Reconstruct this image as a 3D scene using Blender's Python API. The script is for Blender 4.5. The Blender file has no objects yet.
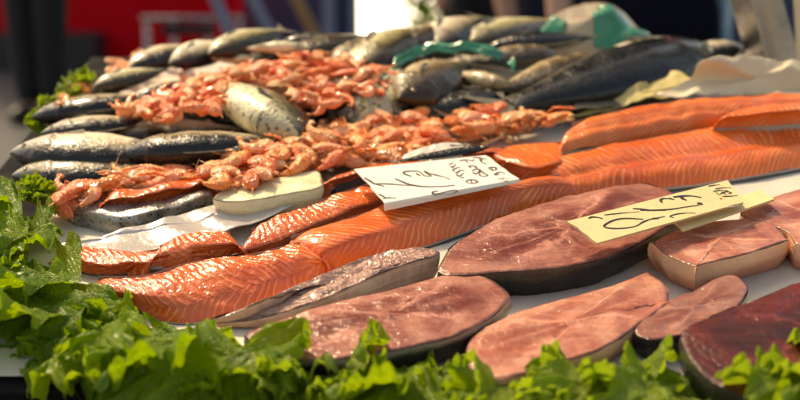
import bpy, math, random
from mathutils import Vector, Matrix, noise
from math import sin, cos, pi, radians as R
random.seed(7)
rnd = random.uniform
SC = bpy.context.scene
COL = SC.collection

# ------------------------------------------------------------------ frames
# The counter top is a plane tilted 9 degrees towards the customer.  "Table
# coordinates": x right, y away from the customer, z off the counter.
TILT = R(9)
T = Matrix.Translation((0, 0, .667)) @ Matrix.Rotation(TILT, 4, 'X')
CAM_H, CAM_P, F = .52, R(22.7), 400 / math.tan(R(18))
CAM = Vector((0, 0, CAM_H))
def ray(px, py):
    fw = Vector((0, cos(CAM_P), -sin(CAM_P))); up = Vector((0, sin(CAM_P), cos(CAM_P)))
    return Vector((1, 0, 0)) * ((px - 400) / F) + fw + up * ((200 - py) / F)
def P(px, py, z=0.):
    d = ray(px, py)
    return CAM + d * ((z - CAM_H) / d.z)
def on_plane(px, py, p0, n):
    d = ray(px, py)
    return CAM + d * ((p0 - CAM).dot(n) / d.dot(n))
def W(px, py, dist):
    "world point seen there at that forward distance (for the street behind)"
    d = T.to_3x3() @ ray(px, py); c = T @ CAM
    return c + d * (dist / d.y)

# ------------------------------------------------------------------ objects
def tag(o, label=None, cat=None, group=None, kind=None):
    for k, v in (('label', label), ('category', cat), ('group', group), ('kind', kind)):
        if v: o[k] = v
    return o
def empty(name, m, *a, **k):
    o = bpy.data.objects.new(name, None); COL.objects.link(o)
    o.empty_display_size = .02; o.matrix_world = m
    return tag(o, *a, **k)
def mesh(name, vs, fs, mat, parent=None, m=None, uv=None, smooth=True, sharp=None):
    me = bpy.data.meshes.new(name)
    me.from_pydata([tuple(v) for v in vs], [], fs)
    mats = mat if isinstance(mat, (list, tuple)) else [mat]
    for q in mats: me.materials.append(q)
    if uv:
        l = me.uv_layers.new(name='UVMap')
        for lp in me.loops: l.data[lp.index].uv = uv[lp.vertex_index]
    if smooth:
        me.polygons.foreach_set('use_smooth', [True] * len(me.polygons))
        if sharp: me.set_sharp_from_angle(angle=R(sharp))
    me.update()
    o = bpy.data.objects.new(name, me); COL.objects.link(o)
    if m is not None: o.matrix_world = m
    if parent: o.parent = parent
    return o
def at(c): return T @ Matrix.Translation(c)
def copy_tree(o, parent=None):
    c = o.copy(); COL.objects.link(c)
    if parent: c.parent = parent
    for ch in list(o.children): copy_tree(ch, c)
    return c
class MB:
    def __init__(s): s.v = []; s.f = []
    def add(s, vs, fs):
        b = len(s.v); s.v += [Vector(v) for v in vs]; s.f += [tuple(i + b for i in f) for f in fs]; return s
    def box(s, lo, hi, m=None, bev=0):
        x0, y0, z0 = lo; x1, y1, z1 = hi
        vs = [Vector(p) for p in ((x0,y0,z0),(x1,y0,z0),(x1,y1,z0),(x0,y1,z0),(x0,y0,z1),(x1,y0,z1),(x1,y1,z1),(x0,y1,z1))]
        if m is not None: vs = [m @ v for v in vs]
        return s.add(vs, [(3,2,1,0),(4,5,6,7),(0,1,5,4),(1,2,6,5),(2,3,7,6),(3,0,4,7)])
    def tube(s, pts, rad, n=10, cap=True):
        pts = [Vector(p) for p in pts]; vs = []; fs = []
        for i, p in enumerate(pts):
            d = (pts[min(i+1, len(pts)-1)] - pts[max(i-1, 0)]).normalized()
            a = d.cross(Vector((0, 0, 1)) if abs(d.z) < .9 else Vector((1, 0, 0))).normalized(); b = d.cross(a)
            r = rad[i] if isinstance(rad, (list, tuple)) else rad
            vs += [p + (a * cos(2*pi*k/n) + b * sin(2*pi*k/n)) * r for k in range(n)]
        for i in range(len(pts) - 1):
            for k in range(n):
                fs.append((i*n+k, i*n+(k+1) % n, (i+1)*n+(k+1) % n, (i+1)*n+k))
        if cap: fs.append(tuple(range(n))[::-1]); fs.append(tuple((len(pts)-1)*n+k for k in range(n)))
        return s.add(vs, fs)
    def ball(s, c, r, nu=14, nv=10, sx=1, sy=1, sz=1):
        c = Vector(c); vs = []; fs = []
        for j in range(nv + 1):
            th = pi * j / nv
            for i in range(nu):
                ph = 2*pi*i/nu
                vs.append(c + Vector((sx*sin(th)*cos(ph), sy*sin(th)*sin(ph), sz*cos(th))) * r)
        for j in range(nv):
            for i in range(nu):
                fs.append((j*nu+i, (j+1)*nu+i, (j+1)*nu+(i+1) % nu, j*nu+(i+1) % nu))
        return s.add(vs, fs)
    def build(s, name, mat, parent=None, m=None, smooth=False, sharp=None, bevel=0):
        o = mesh(name, s.v, s.f, mat, parent, m, None, smooth or bevel > 0, sharp)
        if bevel:
            b = o.modifiers.new('bevel', 'BEVEL'); b.width = bevel; b.segments = 2; b.limit_method = 'ANGLE'
            o.data.set_sharp_from_angle(angle=R(30))
        return o

def catmull(p0, p1, p2, p3, t):
    return .5 * ((2*p1) + (p2-p0)*t + (2*p0-5*p1+4*p2-p3)*t*t + (3*p1-p0-3*p2+p3)*t*t*t)
def spline(pts, n, closed=False):
    m = len(pts); dense = []
    segs = m if closed else m - 1
    for i in range(segs):
        g = (lambda k: pts[k % m]) if closed else (lambda k: pts[max(0, min(m-1, k))])
        for j in range(12): dense.append(catmull(g(i-1), g(i), g(i+1), g(i+2), j/12))
    dense.append(pts[0].copy() if closed else pts[-1].copy())
    L = [0]
    for a, b in zip(dense, dense[1:]): L.append(L[-1] + (b-a).length)
    out = []; k = 0
    for i in range(n):
        s = L[-1] * i / (n if closed else n - 1)
        while k < len(L) - 2 and L[k+1] < s: k += 1
        d = L[k+1] - L[k]
        out.append(dense[k].lerp(dense[k+1], (s - L[k]) / d if d > 0 else 0))
    return out
def fn(v, s, k=0): return noise.noise(Vector(v) * s + Vector((k*7.3, k*3.1, k*1.7)))
def table(ks, t):
    for (a, x), (b, y) in zip(ks, ks[1:]):
        if t <= b:
            q = (t-a)/(b-a) if b > a else 0; q = max(0, q)
            return x + (y-x)*q
    return ks[-1][1]

# ------------------------------------------------------------------ materials
class N:
    def __init__(s, name):
        s.m = bpy.data.materials.new(name); s.m.use_nodes = True
        s.t = s.m.node_tree; s.b = s.t.nodes['Principled BSDF']; s.out = s.t.nodes['Material Output']
        s.tc = s.t.nodes.new('ShaderNodeTexCoord')
    def link(s, a, b): s.t.links.new(a, b)
    def put(s, sock, v):
        if isinstance(v, bpy.types.NodeSocket): s.link(v, sock)
        elif isinstance(v, (tuple, list)) and len(v) == 3 and sock.type == 'RGBA': sock.default_value = (*v, 1)
        else: sock.default_value = v
    def math(s, op, a, b=0., c=0., clamp=False):
        n = s.t.nodes.new('ShaderNodeMath'); n.operation = op; n.use_clamp = clamp
        for i, v in enumerate((a, b, c)): s.put(n.inputs[i], v)
        return n.outputs[0]
    def noise(s, scale, detail=3, rough=.55, vec=None, dist=0):
        n = s.t.nodes.new('ShaderNodeTexNoise'); n.inputs['Scale'].default_value = scale
        n.inputs['Detail'].default_value = detail; n.inputs['Roughness'].default_value = rough; n.inputs['Distortion'].default_value = dist
        s.link(vec or s.tc.outputs['Object'], n.inputs['Vector']); return n.outputs['Fac']
    def voro(s, scale, feature='F1', vec=None, out='Distance'):
        n = s.t.nodes.new('ShaderNodeTexVoronoi'); n.feature = feature; n.inputs['Scale'].default_value = scale
        s.link(vec or s.tc.outputs['Object'], n.inputs['Vector']); return n.outputs[out]
    def ramp(s, f, stops):
        n = s.t.nodes.new('ShaderNodeValToRGB'); e = n.color_ramp.elements
        while len(e) < len(stops): e.new(.5)
        for i, (p, c) in enumerate(stops):
            e[i].position = p; e[i].color = (*c, 1) if isinstance(c, (tuple, list)) else (c, c, c, 1)
        s.link(f, n.inputs['Fac']); return n.outputs['Color']
    def step(s, v, a, b, lo=0., hi=1.):
        n = s.t.nodes.new('ShaderNodeMapRange'); n.interpolation_type = 'SMOOTHSTEP'
        for i, q in enumerate((v, a, b, lo, hi)): s.put(n.inputs[i], q)
        return n.outputs[0]
    def mix(s, f, a, b, mode='MIX'):
        n = s.t.nodes.new('ShaderNodeMix'); n.data_type = 'RGBA'; n.blend_type = mode
        s.put(n.inputs[0], f); s.put(n.inputs[6], a); s.put(n.inputs[7], b); return n.outputs[2]
    def uv(s):
        n = s.t.nodes.new('ShaderNodeSeparateXYZ'); s.link(s.tc.outputs['UV'], n.inputs[0]); return n.outputs[0], n.outputs[1]
    def vec(s, x, y, z=0.):
        n = s.t.nodes.new('ShaderNodeCombineXYZ')
        for i, v in enumerate((x, y, z)): s.put(n.inputs[i], v)
        return n.outputs[0]
    def bump(s, h, dist=.001, strength=1., prev=None):
        n = s.t.nodes.new('ShaderNodeBump'); n.inputs['Distance'].default_value = dist; n.inputs['Strength'].default_value = strength
        s.link(h, n.inputs['Height'])
        if prev: s.link(prev, n.inputs['Normal'])
        return n.outputs[0]
    def set(s, **k):
        al = dict(base='Base Color', rough='Roughness', metal='Metallic', nrm='Normal', coat='Coat Weight', coatr='Coat Roughness', coatn='Coat Normal',
                  sss='Subsurface Weight', spec='Specular IOR Level', trans='Transmission Weight', alpha='Alpha', emit='Emission Color', emits='Emission Strength', ior='IOR')
        for q, v in k.items(): s.put(s.b.inputs[al[q]], v)
        return s
    def rand(s):
        n = s.t.nodes.new('ShaderNodeObjectInfo'); return n.outputs['Random']

def plain(name, base, rough=.5, metal=0., var=.25, scale=8, bumps=(60, .0006), **k):
    n = N(name); f = n.noise(scale, 4)
    c = n.mix(f, tuple(x*(1-var) for x in base), tuple(min(1, x*(1+var)) for x in base))
    n.set(base=c, rough=n.step(n.noise(scale*3, 3), .2, .8, max(0, rough-.1), min(1, rough+.1)), metal=metal, **k)
    if bumps: n.set(nrm=n.bump(n.noise(bumps[0], 4), bumps[1]))
    return n.m

def wet(n, base, fine=220, fd=.0012, rough=.35, sss=.2, coat=.8, coatr=.09, extra=None):
    "wet flesh: a soft body under a thin, uneven film of water"
    h = n.noise(fine, 2, .5); h2 = n.noise(fine*.3, 4, .6)
    hh = n.math('ADD', n.math('MULTIPLY', h, .75), n.math('MULTIPLY', h2, 2.4))
    if extra is not None: hh = n.math('ADD', hh, extra)
    b = n.bump(hh, fd)
    n.set(base=base, rough=rough, sss=sss*.5, coat=coat*.8, coatr=coatr, coatn=b, nrm=n.bump(hh, fd*.6), spec=.2)
    n.b.inputs['Subsurface Radius'].default_value = (.008, .003, .002); n.b.inputs['Subsurface Scale'].default_value = .6
    return n.m

def salmon_mat(name, deep=(.62, .085, .010), pale=(.78, .16, .025), fat=(.92, .40, .17), slant=1.6, apex=.45, pitch=.0085, fd=.001, coat=.8):
    n = N(name); u, v = n.uv()
    w = n.noise(16, 2); w2 = n.noise(60, 3)
    dv = n.math('ABSOLUTE', n.math('SUBTRACT', v, apex))
    c = n.math('DIVIDE', u, pitch)
    c = n.math('ADD', c, n.math('MULTIPLY', n.math('POWER', dv, .8), slant * 4.))
    c = n.math('ADD', c, n.math('MULTIPLY', n.math('SUBTRACT', w, .5), 5.))
    tri = n.math('MULTIPLY', n.math('PINGPONG', c, .5), 2.)
    brk = n.step(n.noise(40, 4), .36, .62, .12, 1.)
    line = n.math('MULTIPLY', n.step(tri, n.step(n.noise(33, 2), .3, .7, .35, .7), 1.), n.math('MULTIPLY', brk, n.step(dv, .0, .06, .15, .62)))
    flesh = n.mix(n.step(n.noise(14, 4), .3, .7), deep, pale)
    flesh = n.mix(n.step(dv, .10, .0, 0., .5), flesh, (.42, .05, .010))
    flesh = n.mix(n.math('MULTIPLY', w2, .3), flesh, (.50, .05, .008))
    col = n.mix(line, flesh, fat)
    return wet(n, col, 150, fd, .38, .15, coat, extra=n.math('MULTIPLY', tri, .25))

def steak_mat(name, a, b, dark, blood=.25, fd=.0012, rim=None, coat=.6):
    "cut muscle: UV.x is the depth from the rim to the middle, UV.y runs round"
    n = N(name); u, v = n.uv()
    ringn = n.noise(22, 3)
    c = n.math('ADD', n.math('MULTIPLY', u, 6.), n.math('MULTIPLY', ringn, 4.))
    tri = n.math('MULTIPLY', n.math('PINGPONG', c, .5), 2.)
    zone = n.step(n.noise(13, 4, .55, dist=1.2), .34, .66)
    col = n.mix(zone, a, b)
    mp = n.t.nodes.new('ShaderNodeMapping'); mp.inputs['Scale'].default_value = (18, 95, 30); mp.inputs['Rotation'].default_value = (0, 0, .5)
    n.link(n.tc.outputs['Object'], mp.inputs['Vector'])
    fib = n.noise(1., 4, .6, mp.outputs[0], 1.4)
    col = n.mix(n.step(fib, .45, .75, 0., .38), col, tuple(x*.55 for x in a))
    col = n.mix(n.step(fib, .50, .25, 0., .30), col, tuple(min(1, x*1.35+.02) for x in b))
    col = n.mix(n.math('MULTIPLY', n.step(tri, .78, 1.), .22), col, tuple(min(1, x*1.4+.02) for x in b))
    core = n.math('MULTIPLY', n.step(u, .30, .70), n.step(n.noise(17, 5, .62, dist=2.2), .47, .58))
    col = n.mix(n.math('MULTIPLY', core, blood), col, dark)
    ax_ = n.math('ADD', n.math('PINGPONG', v, .25), n.math('MULTIPLY', n.math('SUBTRACT', n.noise(26, 4, .6), .5), .16))
    ax_ = n.math('ABSOLUTE', n.math('SUBTRACT', ax_, .03))
    midl = n.math('MULTIPLY', n.step(ax_, .055, .012), n.step(u, .10, .38))
    col = n.mix(n.math('MULTIPLY', midl, blood), col, dark)
    pl = n.math('MULTIPLY', n.step(n.math('ABSOLUTE', n.math('SUBTRACT', ax_, .075)), .02, .0), n.step(u, .12, .3))
    col = n.mix(n.math('MULTIPLY', pl, .45), col, tuple(min(1, x*1.5+.03) for x in b))
    col = n.mix(n.math('MULTIPLY', n.step(n.math('ADD', u, n.math('MULTIPLY', n.noise(50, 3), .06)), .085, .045), .55), col, tuple(x*.5 for x in a))
    if rim: col = n.mix(n.step(u, .10, .02), col, rim)
    return wet(n, col, 190, fd, .45, .2, coat, extra=n.math('MULTIPLY', fib, 1.6))

def skin_mat(name, dark, light, thr=.5):
    "fish skin on the side of a cut: UV.y runs from top edge to the bottom"
    n = N(name); u, v = n.uv()
    col = n.mix(n.step(n.math('ADD', v, n.math('MULTIPLY', n.noise(25, 3), .5)), thr, thr+.25), light, dark)
    col = n.mix(n.math('MULTIPLY', n.noise(120, 3), .35), col, tuple(x*1.8+.01 for x in dark))
    h = n.voro(420); b = n.bump(h, .0006)
    n.set(base=col, rough=.4, metal=.05, nrm=b, coat=.3, coatr=.15, spec=.3); return n.m

def fish_mat(name, back, flank, belly, mid=.55, spots=0.):
    n = N(name); u, v = n.uv()
    vv = n.math('ADD', v, n.math('MULTIPLY', n.math('SUBTRACT', n.noise(7, 3), .5), .25))
    col = n.ramp(vv, [(.0, belly), (mid-.25, belly), (mid, flank), (min(.97, mid+.22), back), (1., back)])
    head = n.step(u, .26, .20)
    col = n.mix(n.math('MULTIPLY', head, .45), col, back)
    gill = n.math('MULTIPLY', n.step(n.math('ABSOLUTE', n.math('SUBTRACT', u, n.math('ADD', .235, n.math('MULTIPLY', n.math('ABSOLUTE', n.math('SUBTRACT', v, .45)), -.18)))), .012, .0), .8)
    col = n.mix(gill, col, (.08, .02, .018))
    mouth = n.math('MULTIPLY', n.step(n.math('ABSOLUTE', n.math('SUBTRACT', v, .40)), .05, .0), n.step(u, .085, .05))
    col = n.mix(mouth, col, (.02, .012, .01))
    if spots:
        col = n.mix(n.math('MULTIPLY', n.step(n.voro(26), .32, .2), spots), col, back)
    sc = n.voro(75, 'F1'); b = n.bump(sc, .0012, .5); b = n.bump(n.noise(14, 3), .006, .5, b)
    n.set(base=col, rough=n.step(n.noise(20, 3), .3, .7, .2, .42), metal=.0, nrm=b, coat=.35, coatr=.12, spec=.25)
    return n.m

def leaf_mat(name, a=(.30, .50, .012), b=(.54, .70, .045), rib=(.50, .64, .14)):
    n = N(name); u, v = n.uv()            # u: across (-1..1 -> 0..1), v: base -> edge
    f = n.step(n.noise(22, 4), .3, .72)
    col = n.mix(f, a, b)
    col = n.mix(n.step(n.rand(), 0., 1., 0., .35), col, (.15, .33, .016))
    vein = n.voro(34, 'DISTANCE_TO_EDGE')
    vm = n.step(vein, .07, .0)
    col = n.mix(n.math('MULTIPLY', vm, .3), col, rib)
    ribm = n.math('MULTIPLY', n.step(n.math('ABSOLUTE', n.math('SUBTRACT', u, .5)), .06, .015), n.step(v, .75, .35))
    col = n.mix(ribm, col, rib)
    h = n.math('ADD', n.math('MULTIPLY', n.step(vein, 0., .22), 1.), n.math('MULTIPLY', n.noise(120, 3), .6))
    b_ = n.bump(h, .0035)
    n.set(base=col, rough=.42, nrm=b_, coat=.25, coatr=.25)
    tr = n.t.nodes.new('ShaderNodeBsdfTranslucent'); n.link(n.mix(.5, col, (.46, .60, .02)), tr.inputs['Color']); n.link(b_, tr.inputs['Normal'])
    mx = n.t.nodes.new('ShaderNodeMixShader'); mx.inputs[0].default_value = .5
    n.link(n.b.outputs[0], mx.inputs[1]); n.link(tr.outputs[0], mx.inputs[2]); n.link(mx.outputs[0], n.out.inputs['Surface'])
    return n.m

def paper_mat(name, base, rough=.6, trans=.25, gloss=0.):
    n = N(name)
    col = n.mix(n.step(n.noise(9, 4), .3, .7), base, tuple(x*.86 for x in base))
    b_ = n.bump(n.noise(45, 4, .6), .003, .8)
    n.set(base=col, rough=rough, nrm=b_, coat=gloss, coatr=.08)
    tr = n.t.nodes.new('ShaderNodeBsdfTranslucent'); n.link(col, tr.inputs['Color'])
    mx = n.t.nodes.new('ShaderNodeMixShader'); mx.inputs[0].default_value = trans
    n.link(n.b.outputs[0], mx.inputs[1]); n.link(tr.outputs[0], mx.inputs[2]); n.link(mx.outputs[0], n.out.inputs['Surface'])
    return n.m

def prawn_mat(name, a, b, c):
    n = N(name); u, v = n.uv()
    r = n.rand()
    col = n.mix(n.step(n.noise(60, 3), .3, .7), a, b)
    col = n.mix(n.math('MULTIPLY', n.math('POWER', r, 2.), .8), col, c)
    seg = n.math('MULTIPLY', n.math('PINGPONG', n.math('MULTIPLY', u, 8.), .5), 2.)
    col = n.mix(n.step(seg, .75, 1., 0., .5), col, (.80, .36, .15))
    return wet(n, col, 9, .012, .3, 1.3, coatr=.1)

M = {}
M['salmon'] = salmon_mat('salmon flesh')
M['salmon_red'] = salmon_mat('salmon flesh deep', (.60, .078, .010), (.76, .145, .024), (.90, .36, .14), slant=1.1, apex=.30, fd=.0022, coat=1.25)
M['salmon_pale'] = salmon_mat('salmon flesh pale', (.66, .10, .013), (.82, .20, .04), (.92, .42, .17), slant=2.2, apex=.72)
M['salmon_skin'] = skin_mat('salmon skin', (.06, .06, .062), (.42, .37, .32), .45)
M['sword'] = steak_mat('swordfish flesh', (.22, .052, .036), (.43, .17, .12), (.12, .012, .008), .9, coat=.7)
M['sword_pink'] = steak_mat('pink swordfish flesh', (.36, .098, .062), (.56, .25, .165), (.20, .026, .018), .6)
M['sword_brown'] = steak_mat('brownish swordfish flesh', (.22, .07, .052), (.36, .15, .105), (.13, .016, .010), .55)
M['sword_wet'] = steak_mat('wet grey pink flesh', (.25, .11, .08), (.46, .25, .18), (.2, .05, .04), .4, .0045, None, 1.4)
M['cut'] = steak_mat('cream cut face', (.70, .36, .24), (.82, .52, .36), (.5, .2, .12), .1)
M['tuna'] = steak_mat('dark red tuna flesh', (.055, .002, .003), (.13, .006, .006), (.02, .001, .001), .7, .0016, None, .25)
M['black_skin'] = skin_mat('black fish skin', (.006, .006, .006), (.05, .04, .033), .22)
M['grey_skin'] = skin_mat('grey fish skin', (.02, .019, .018), (.36, .28, .21), .30)
M['cream_side'] = skin_mat('cream flesh side', (.70, .50, .28), (.82, .66, .42), .6)
M['fat_side'] = skin_mat('pale flesh side', (.60, .24, .14), (.80, .44, .27), .6)
M['cream_flesh'] = steak_mat('cream fish flesh', (.68, .56, .32), (.80, .68, .44), (.5, .36, .16), .1)
n_ = N('spotted salmon skin')
sp = n_.step(n_.voro(190), .30, .22); up_ = n_.step(n_.noise(22, 3), .40, .60)
c_ = n_.mix(up_, (.36, .31, .27), (.10, .095, .09)); c_ = n_.mix(n_.math('MULTIPLY', sp, .9), c_, (.02, .022, .026))
n_.set(base=c_, rough=.25, metal=.3, coat=1., coatr=.1, nrm=n_.bump(n_.noise(140, 3), .002)); M['spotted'] = n_.m
M['bass'] = fish_mat('sea bass skin', (.006, .005, .004), (.46, .36, .22), (.84, .70, .50), .64)
M['olive'] = fish_mat('olive fish skin', (.022, .017, .006), (.36, .29, .13), (.76, .67, .42), .60, .45)
M['bream'] = fish_mat('bream skin', (.018, .014, .005), (.20, .16, .07), (.74, .66, .42), .50, .75)
M['brown'] = fish_mat('brown fish skin', (.030, .018, .007), (.17, .105, .045), (.50, .37, .20), .45, .5)
M['black'] = fish_mat('black fish skin whole', (.005, .005, .005), (.010, .009, .008), (.30, .23, .12), .22)
M['fin'] = plain('fin', (.09, .075, .05), .35, bumps=(160, .001))
M['eye'] = plain('fish eye', (.01, .01, .01), .08, var=.1, bumps=None, coat=1.)
M['iris'] = plain('fish iris', (.45, .38, .2), .2, metal=.4, bumps=None)
M['prawn'] = prawn_mat('prawn shell', (.84, .17, .028), (.93, .34, .10), (.94, .58, .32))
M['prawn_red'] = prawn_mat('red prawn shell', (.82, .12, .032), (.92, .27, .10), (.94, .50, .28))
M['lango'] = prawn_mat('langoustine shell', (.80, .15, .022), (.90, .32, .085), (.92, .56, .28))
M['leaf'] = leaf_mat('lettuce leaf')
M['leaf_deep'] = leaf_mat('lettuce leaf deep', (.19, .40, .012), (.36, .56, .025), (.46, .60, .12))
M['leaf_pale'] = leaf_mat('lettuce leaf pale', (.42, .60, .025), (.62, .76, .08), (.64, .74, .22))
M['paper'] = paper_mat('white paper', (.74, .66, .56), .5, .15, .3)
M['cream_paper'] = paper_mat('cream paper', (.76, .62, .43), .6, .2)
M['yellow_paper'] = paper_mat('yellow paper', (.66, .52, .20), .6, .2)
M['film'] = paper_mat('white plastic film', (.62, .55, .50), .25, .2, 1.)
M['card'] = plain('white plastic card', (.76, .67, .58), .42, var=.05, bumps=(500, .0002))
M['card_yellow'] = plain('yellowed card', (.66, .50, .25), .55, var=.16, scale=30, bumps=(220, .0006))
M['ink'] = plain('black marker ink', (.012, .008, .012), .5, bumps=None)
M['ink_red'] = plain('red marker ink', (.35, .05, .02), .5, bumps=None)
M['ink_grey'] = plain('faded grey ink', (.27, .24, .17), .5, bumps=None)
M['green_plastic'] = plain('green plastic', (.0, .20, .095), .25, var=.35, scale=20, bumps=(50, .006), coat=.6)
M['clear_bag'] = paper_mat('pale plastic bag', (.66, .52, .36), .25, .4, .8)
M['steel'] = plain('galvanised steel', (.36, .34, .33), .30, .9, .2, 12, (90, .0008))
M['brown_reflection'] = plain('steel with brown reflection', (.20, .095, .05), .38, .4, .35, 20, (90, .0012))  # brown reflection put into the base colour
M['floor'] = plain('asphalt floor', (.045, .042, .046), .75, var=.3, scale=3, bumps=(90, .004))
M['red'] = plain('red painted wall', (.60, .003, .010), .9, spec=.1, var=.18, scale=1.2, bumps=(20, .003))
M['darkbox'] = plain('dark painted board', (.022, .012, .013), .6)
M['blue_wall'] = plain('blue grey wall', (.055, .065, .12), .8, spec=.1, var=.4, scale=2.5, bumps=(12, .004))
M['blue_post'] = plain('blue grey frame', (.20, .22, .32), .45)
M['navy'] = plain('navy cloth', (.006, .006, .012), .95, spec=.1, bumps=(300, .002))
M['black_cloth'] = plain('black cloth', (.007, .006, .008), .85, bumps=(300, .002))
M['denim'] = plain('grey blue cloth', (.03, .033, .05), .95, spec=.1, bumps=(300, .002))
M['skin'] = plain('human skin', (.48, .24, .15), .5, var=.1, sss=.1)
M['hair'] = plain('dark hair', (.02, .013, .01), .5)
M['shoe'] = plain('black shoe', (.01, .009, .009), .4)
M['brick'] = plain('terracotta painted post', (.30, .085, .025), .6)
M['maroon'] = plain('maroon post', (.07, .012, .012), .5)
M['tablewood'] = plain('dark stall board', (.010, .009, .009), .9, spec=.1)
M['tray'] = plain('white plastic tray', (.60, .58, .60), .4, var=.06, bumps=None)
M['wood'] = plain('orange brown pole', (.36, .17, .06), .5)
M['gap_blue'] = plain('bluish sunlight', (.22, .42, .62), .2, bumps=None, coat=1.)  # colour of a bluish sunlight gap, given to a solid
M['moss'] = plain('yellow green leaves', (.40, .46, .02), .5, bumps=(30, .004))
n_ = N('glowing sunlit opening'); n_.set(base=(.8, .8, .8), emit=(1, .95, .86), emits=2.6, rough=.1); M['sunlit_glow'] = n_.m  # emission stands for an overexposed sunlit area, no real lit window

# ------------------------------------------------------------------ builders for the fish counter
def slab(name, pts, thick, top, side, label, cat, crown=.004, lump=.003, group=None, bev=.0011, n=84, side_name='skin', down=None, zmin=.001):
    """a cut piece: pts = [(px, py, z)] round the upper rim; the rim's own heights; sides drop by thick (or to zmin)"""
    rim = spline([P(*p) for p in pts], n, True)
    c = sum(rim, Vector()) / n
    kk = hash_(label)
    for i, p in enumerate(rim):
        o_ = Vector((p.x-c.x, p.y-c.y, 0)).normalized(); rim[i] = p + o_*(.0038*fn(p, 24, kk) + .0022*fn(p, 75, kk))*min(1, (c-p).length/.09)
    area = sum(rim[i].x*rim[(i+1) % n].y - rim[(i+1) % n].x*rim[i].y for i in range(n))
    if area < 0: rim.reverse()
    base = Vector((c.x, c.y, 0)); root = empty(name, at(base), label, cat, group)
    K = [0, .018, .045, .09, .15, .23, .32, .42, .53, .65, .77, .89]
    vs = []; uv = []; fs = []; k = hash_(name + label)
    per = 0
    for j, s in enumerate(K):
        for i, p in enumerate(rim):
            q = p.lerp(c, s)
            h = crown * .5 * (1 - (1-s)**2.2)
            h += lump * .7 * (.6*fn(q, 30, k) + .55*fn(q, 80, k) + .3*fn(q, 150, k)) * min(1, .3+s*6)
            h += -bev * (1 - min(1, s/.018))**2
            vs.append(q + Vector((0, 0, h)) - base); uv.append((s, i/n))
    vs.append(c + Vector((0, 0, crown)) - base); uv.append((1, .5))
    for j in range(len(K)-1):
        for i in range(n): fs.append((j*n+i, j*n+(i+1) % n, (j+1)*n+(i+1) % n, (j+1)*n+i))
    for i in range(n): fs.append(((len(K)-1)*n+i, (len(K)-1)*n+(i+1) % n, len(vs)-1))
    mesh('flesh', vs, fs, top, root, None, uv)
    vs = []; uv = []; fs = []; J = 8
    for j in range(J+1):
        t = j/J
        for i, p in enumerate(rim):
            out = Vector((p.x-c.x, p.y-c.y, 0)); out.normalize()
            b = .05*thick*sin(pi*t) - .35*thick*t*t + .0008
            b += .0015*fn((p.x*60, p.y*60, t*3), 1, k)
            lo = max(zmin, p.z - thick)
            vs.append(Vector((p.x, p.y, (p.z-bev)*(1-t) + lo*t)) + out*b - base); uv.append((i/n*30, t))
    for j in range(J):
        for i in range(n): fs.append((j*n+i, (j+1)*n+i, (j+1)*n+(i+1) % n, j*n+(i+1) % n))
    mesh(side_name, vs, fs, side, root, None, uv)
    return root
def hash_(s):
    h = 0
    for ch in s: h = (h*31 + ord(ch)) % 9973
    return h % 97

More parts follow.
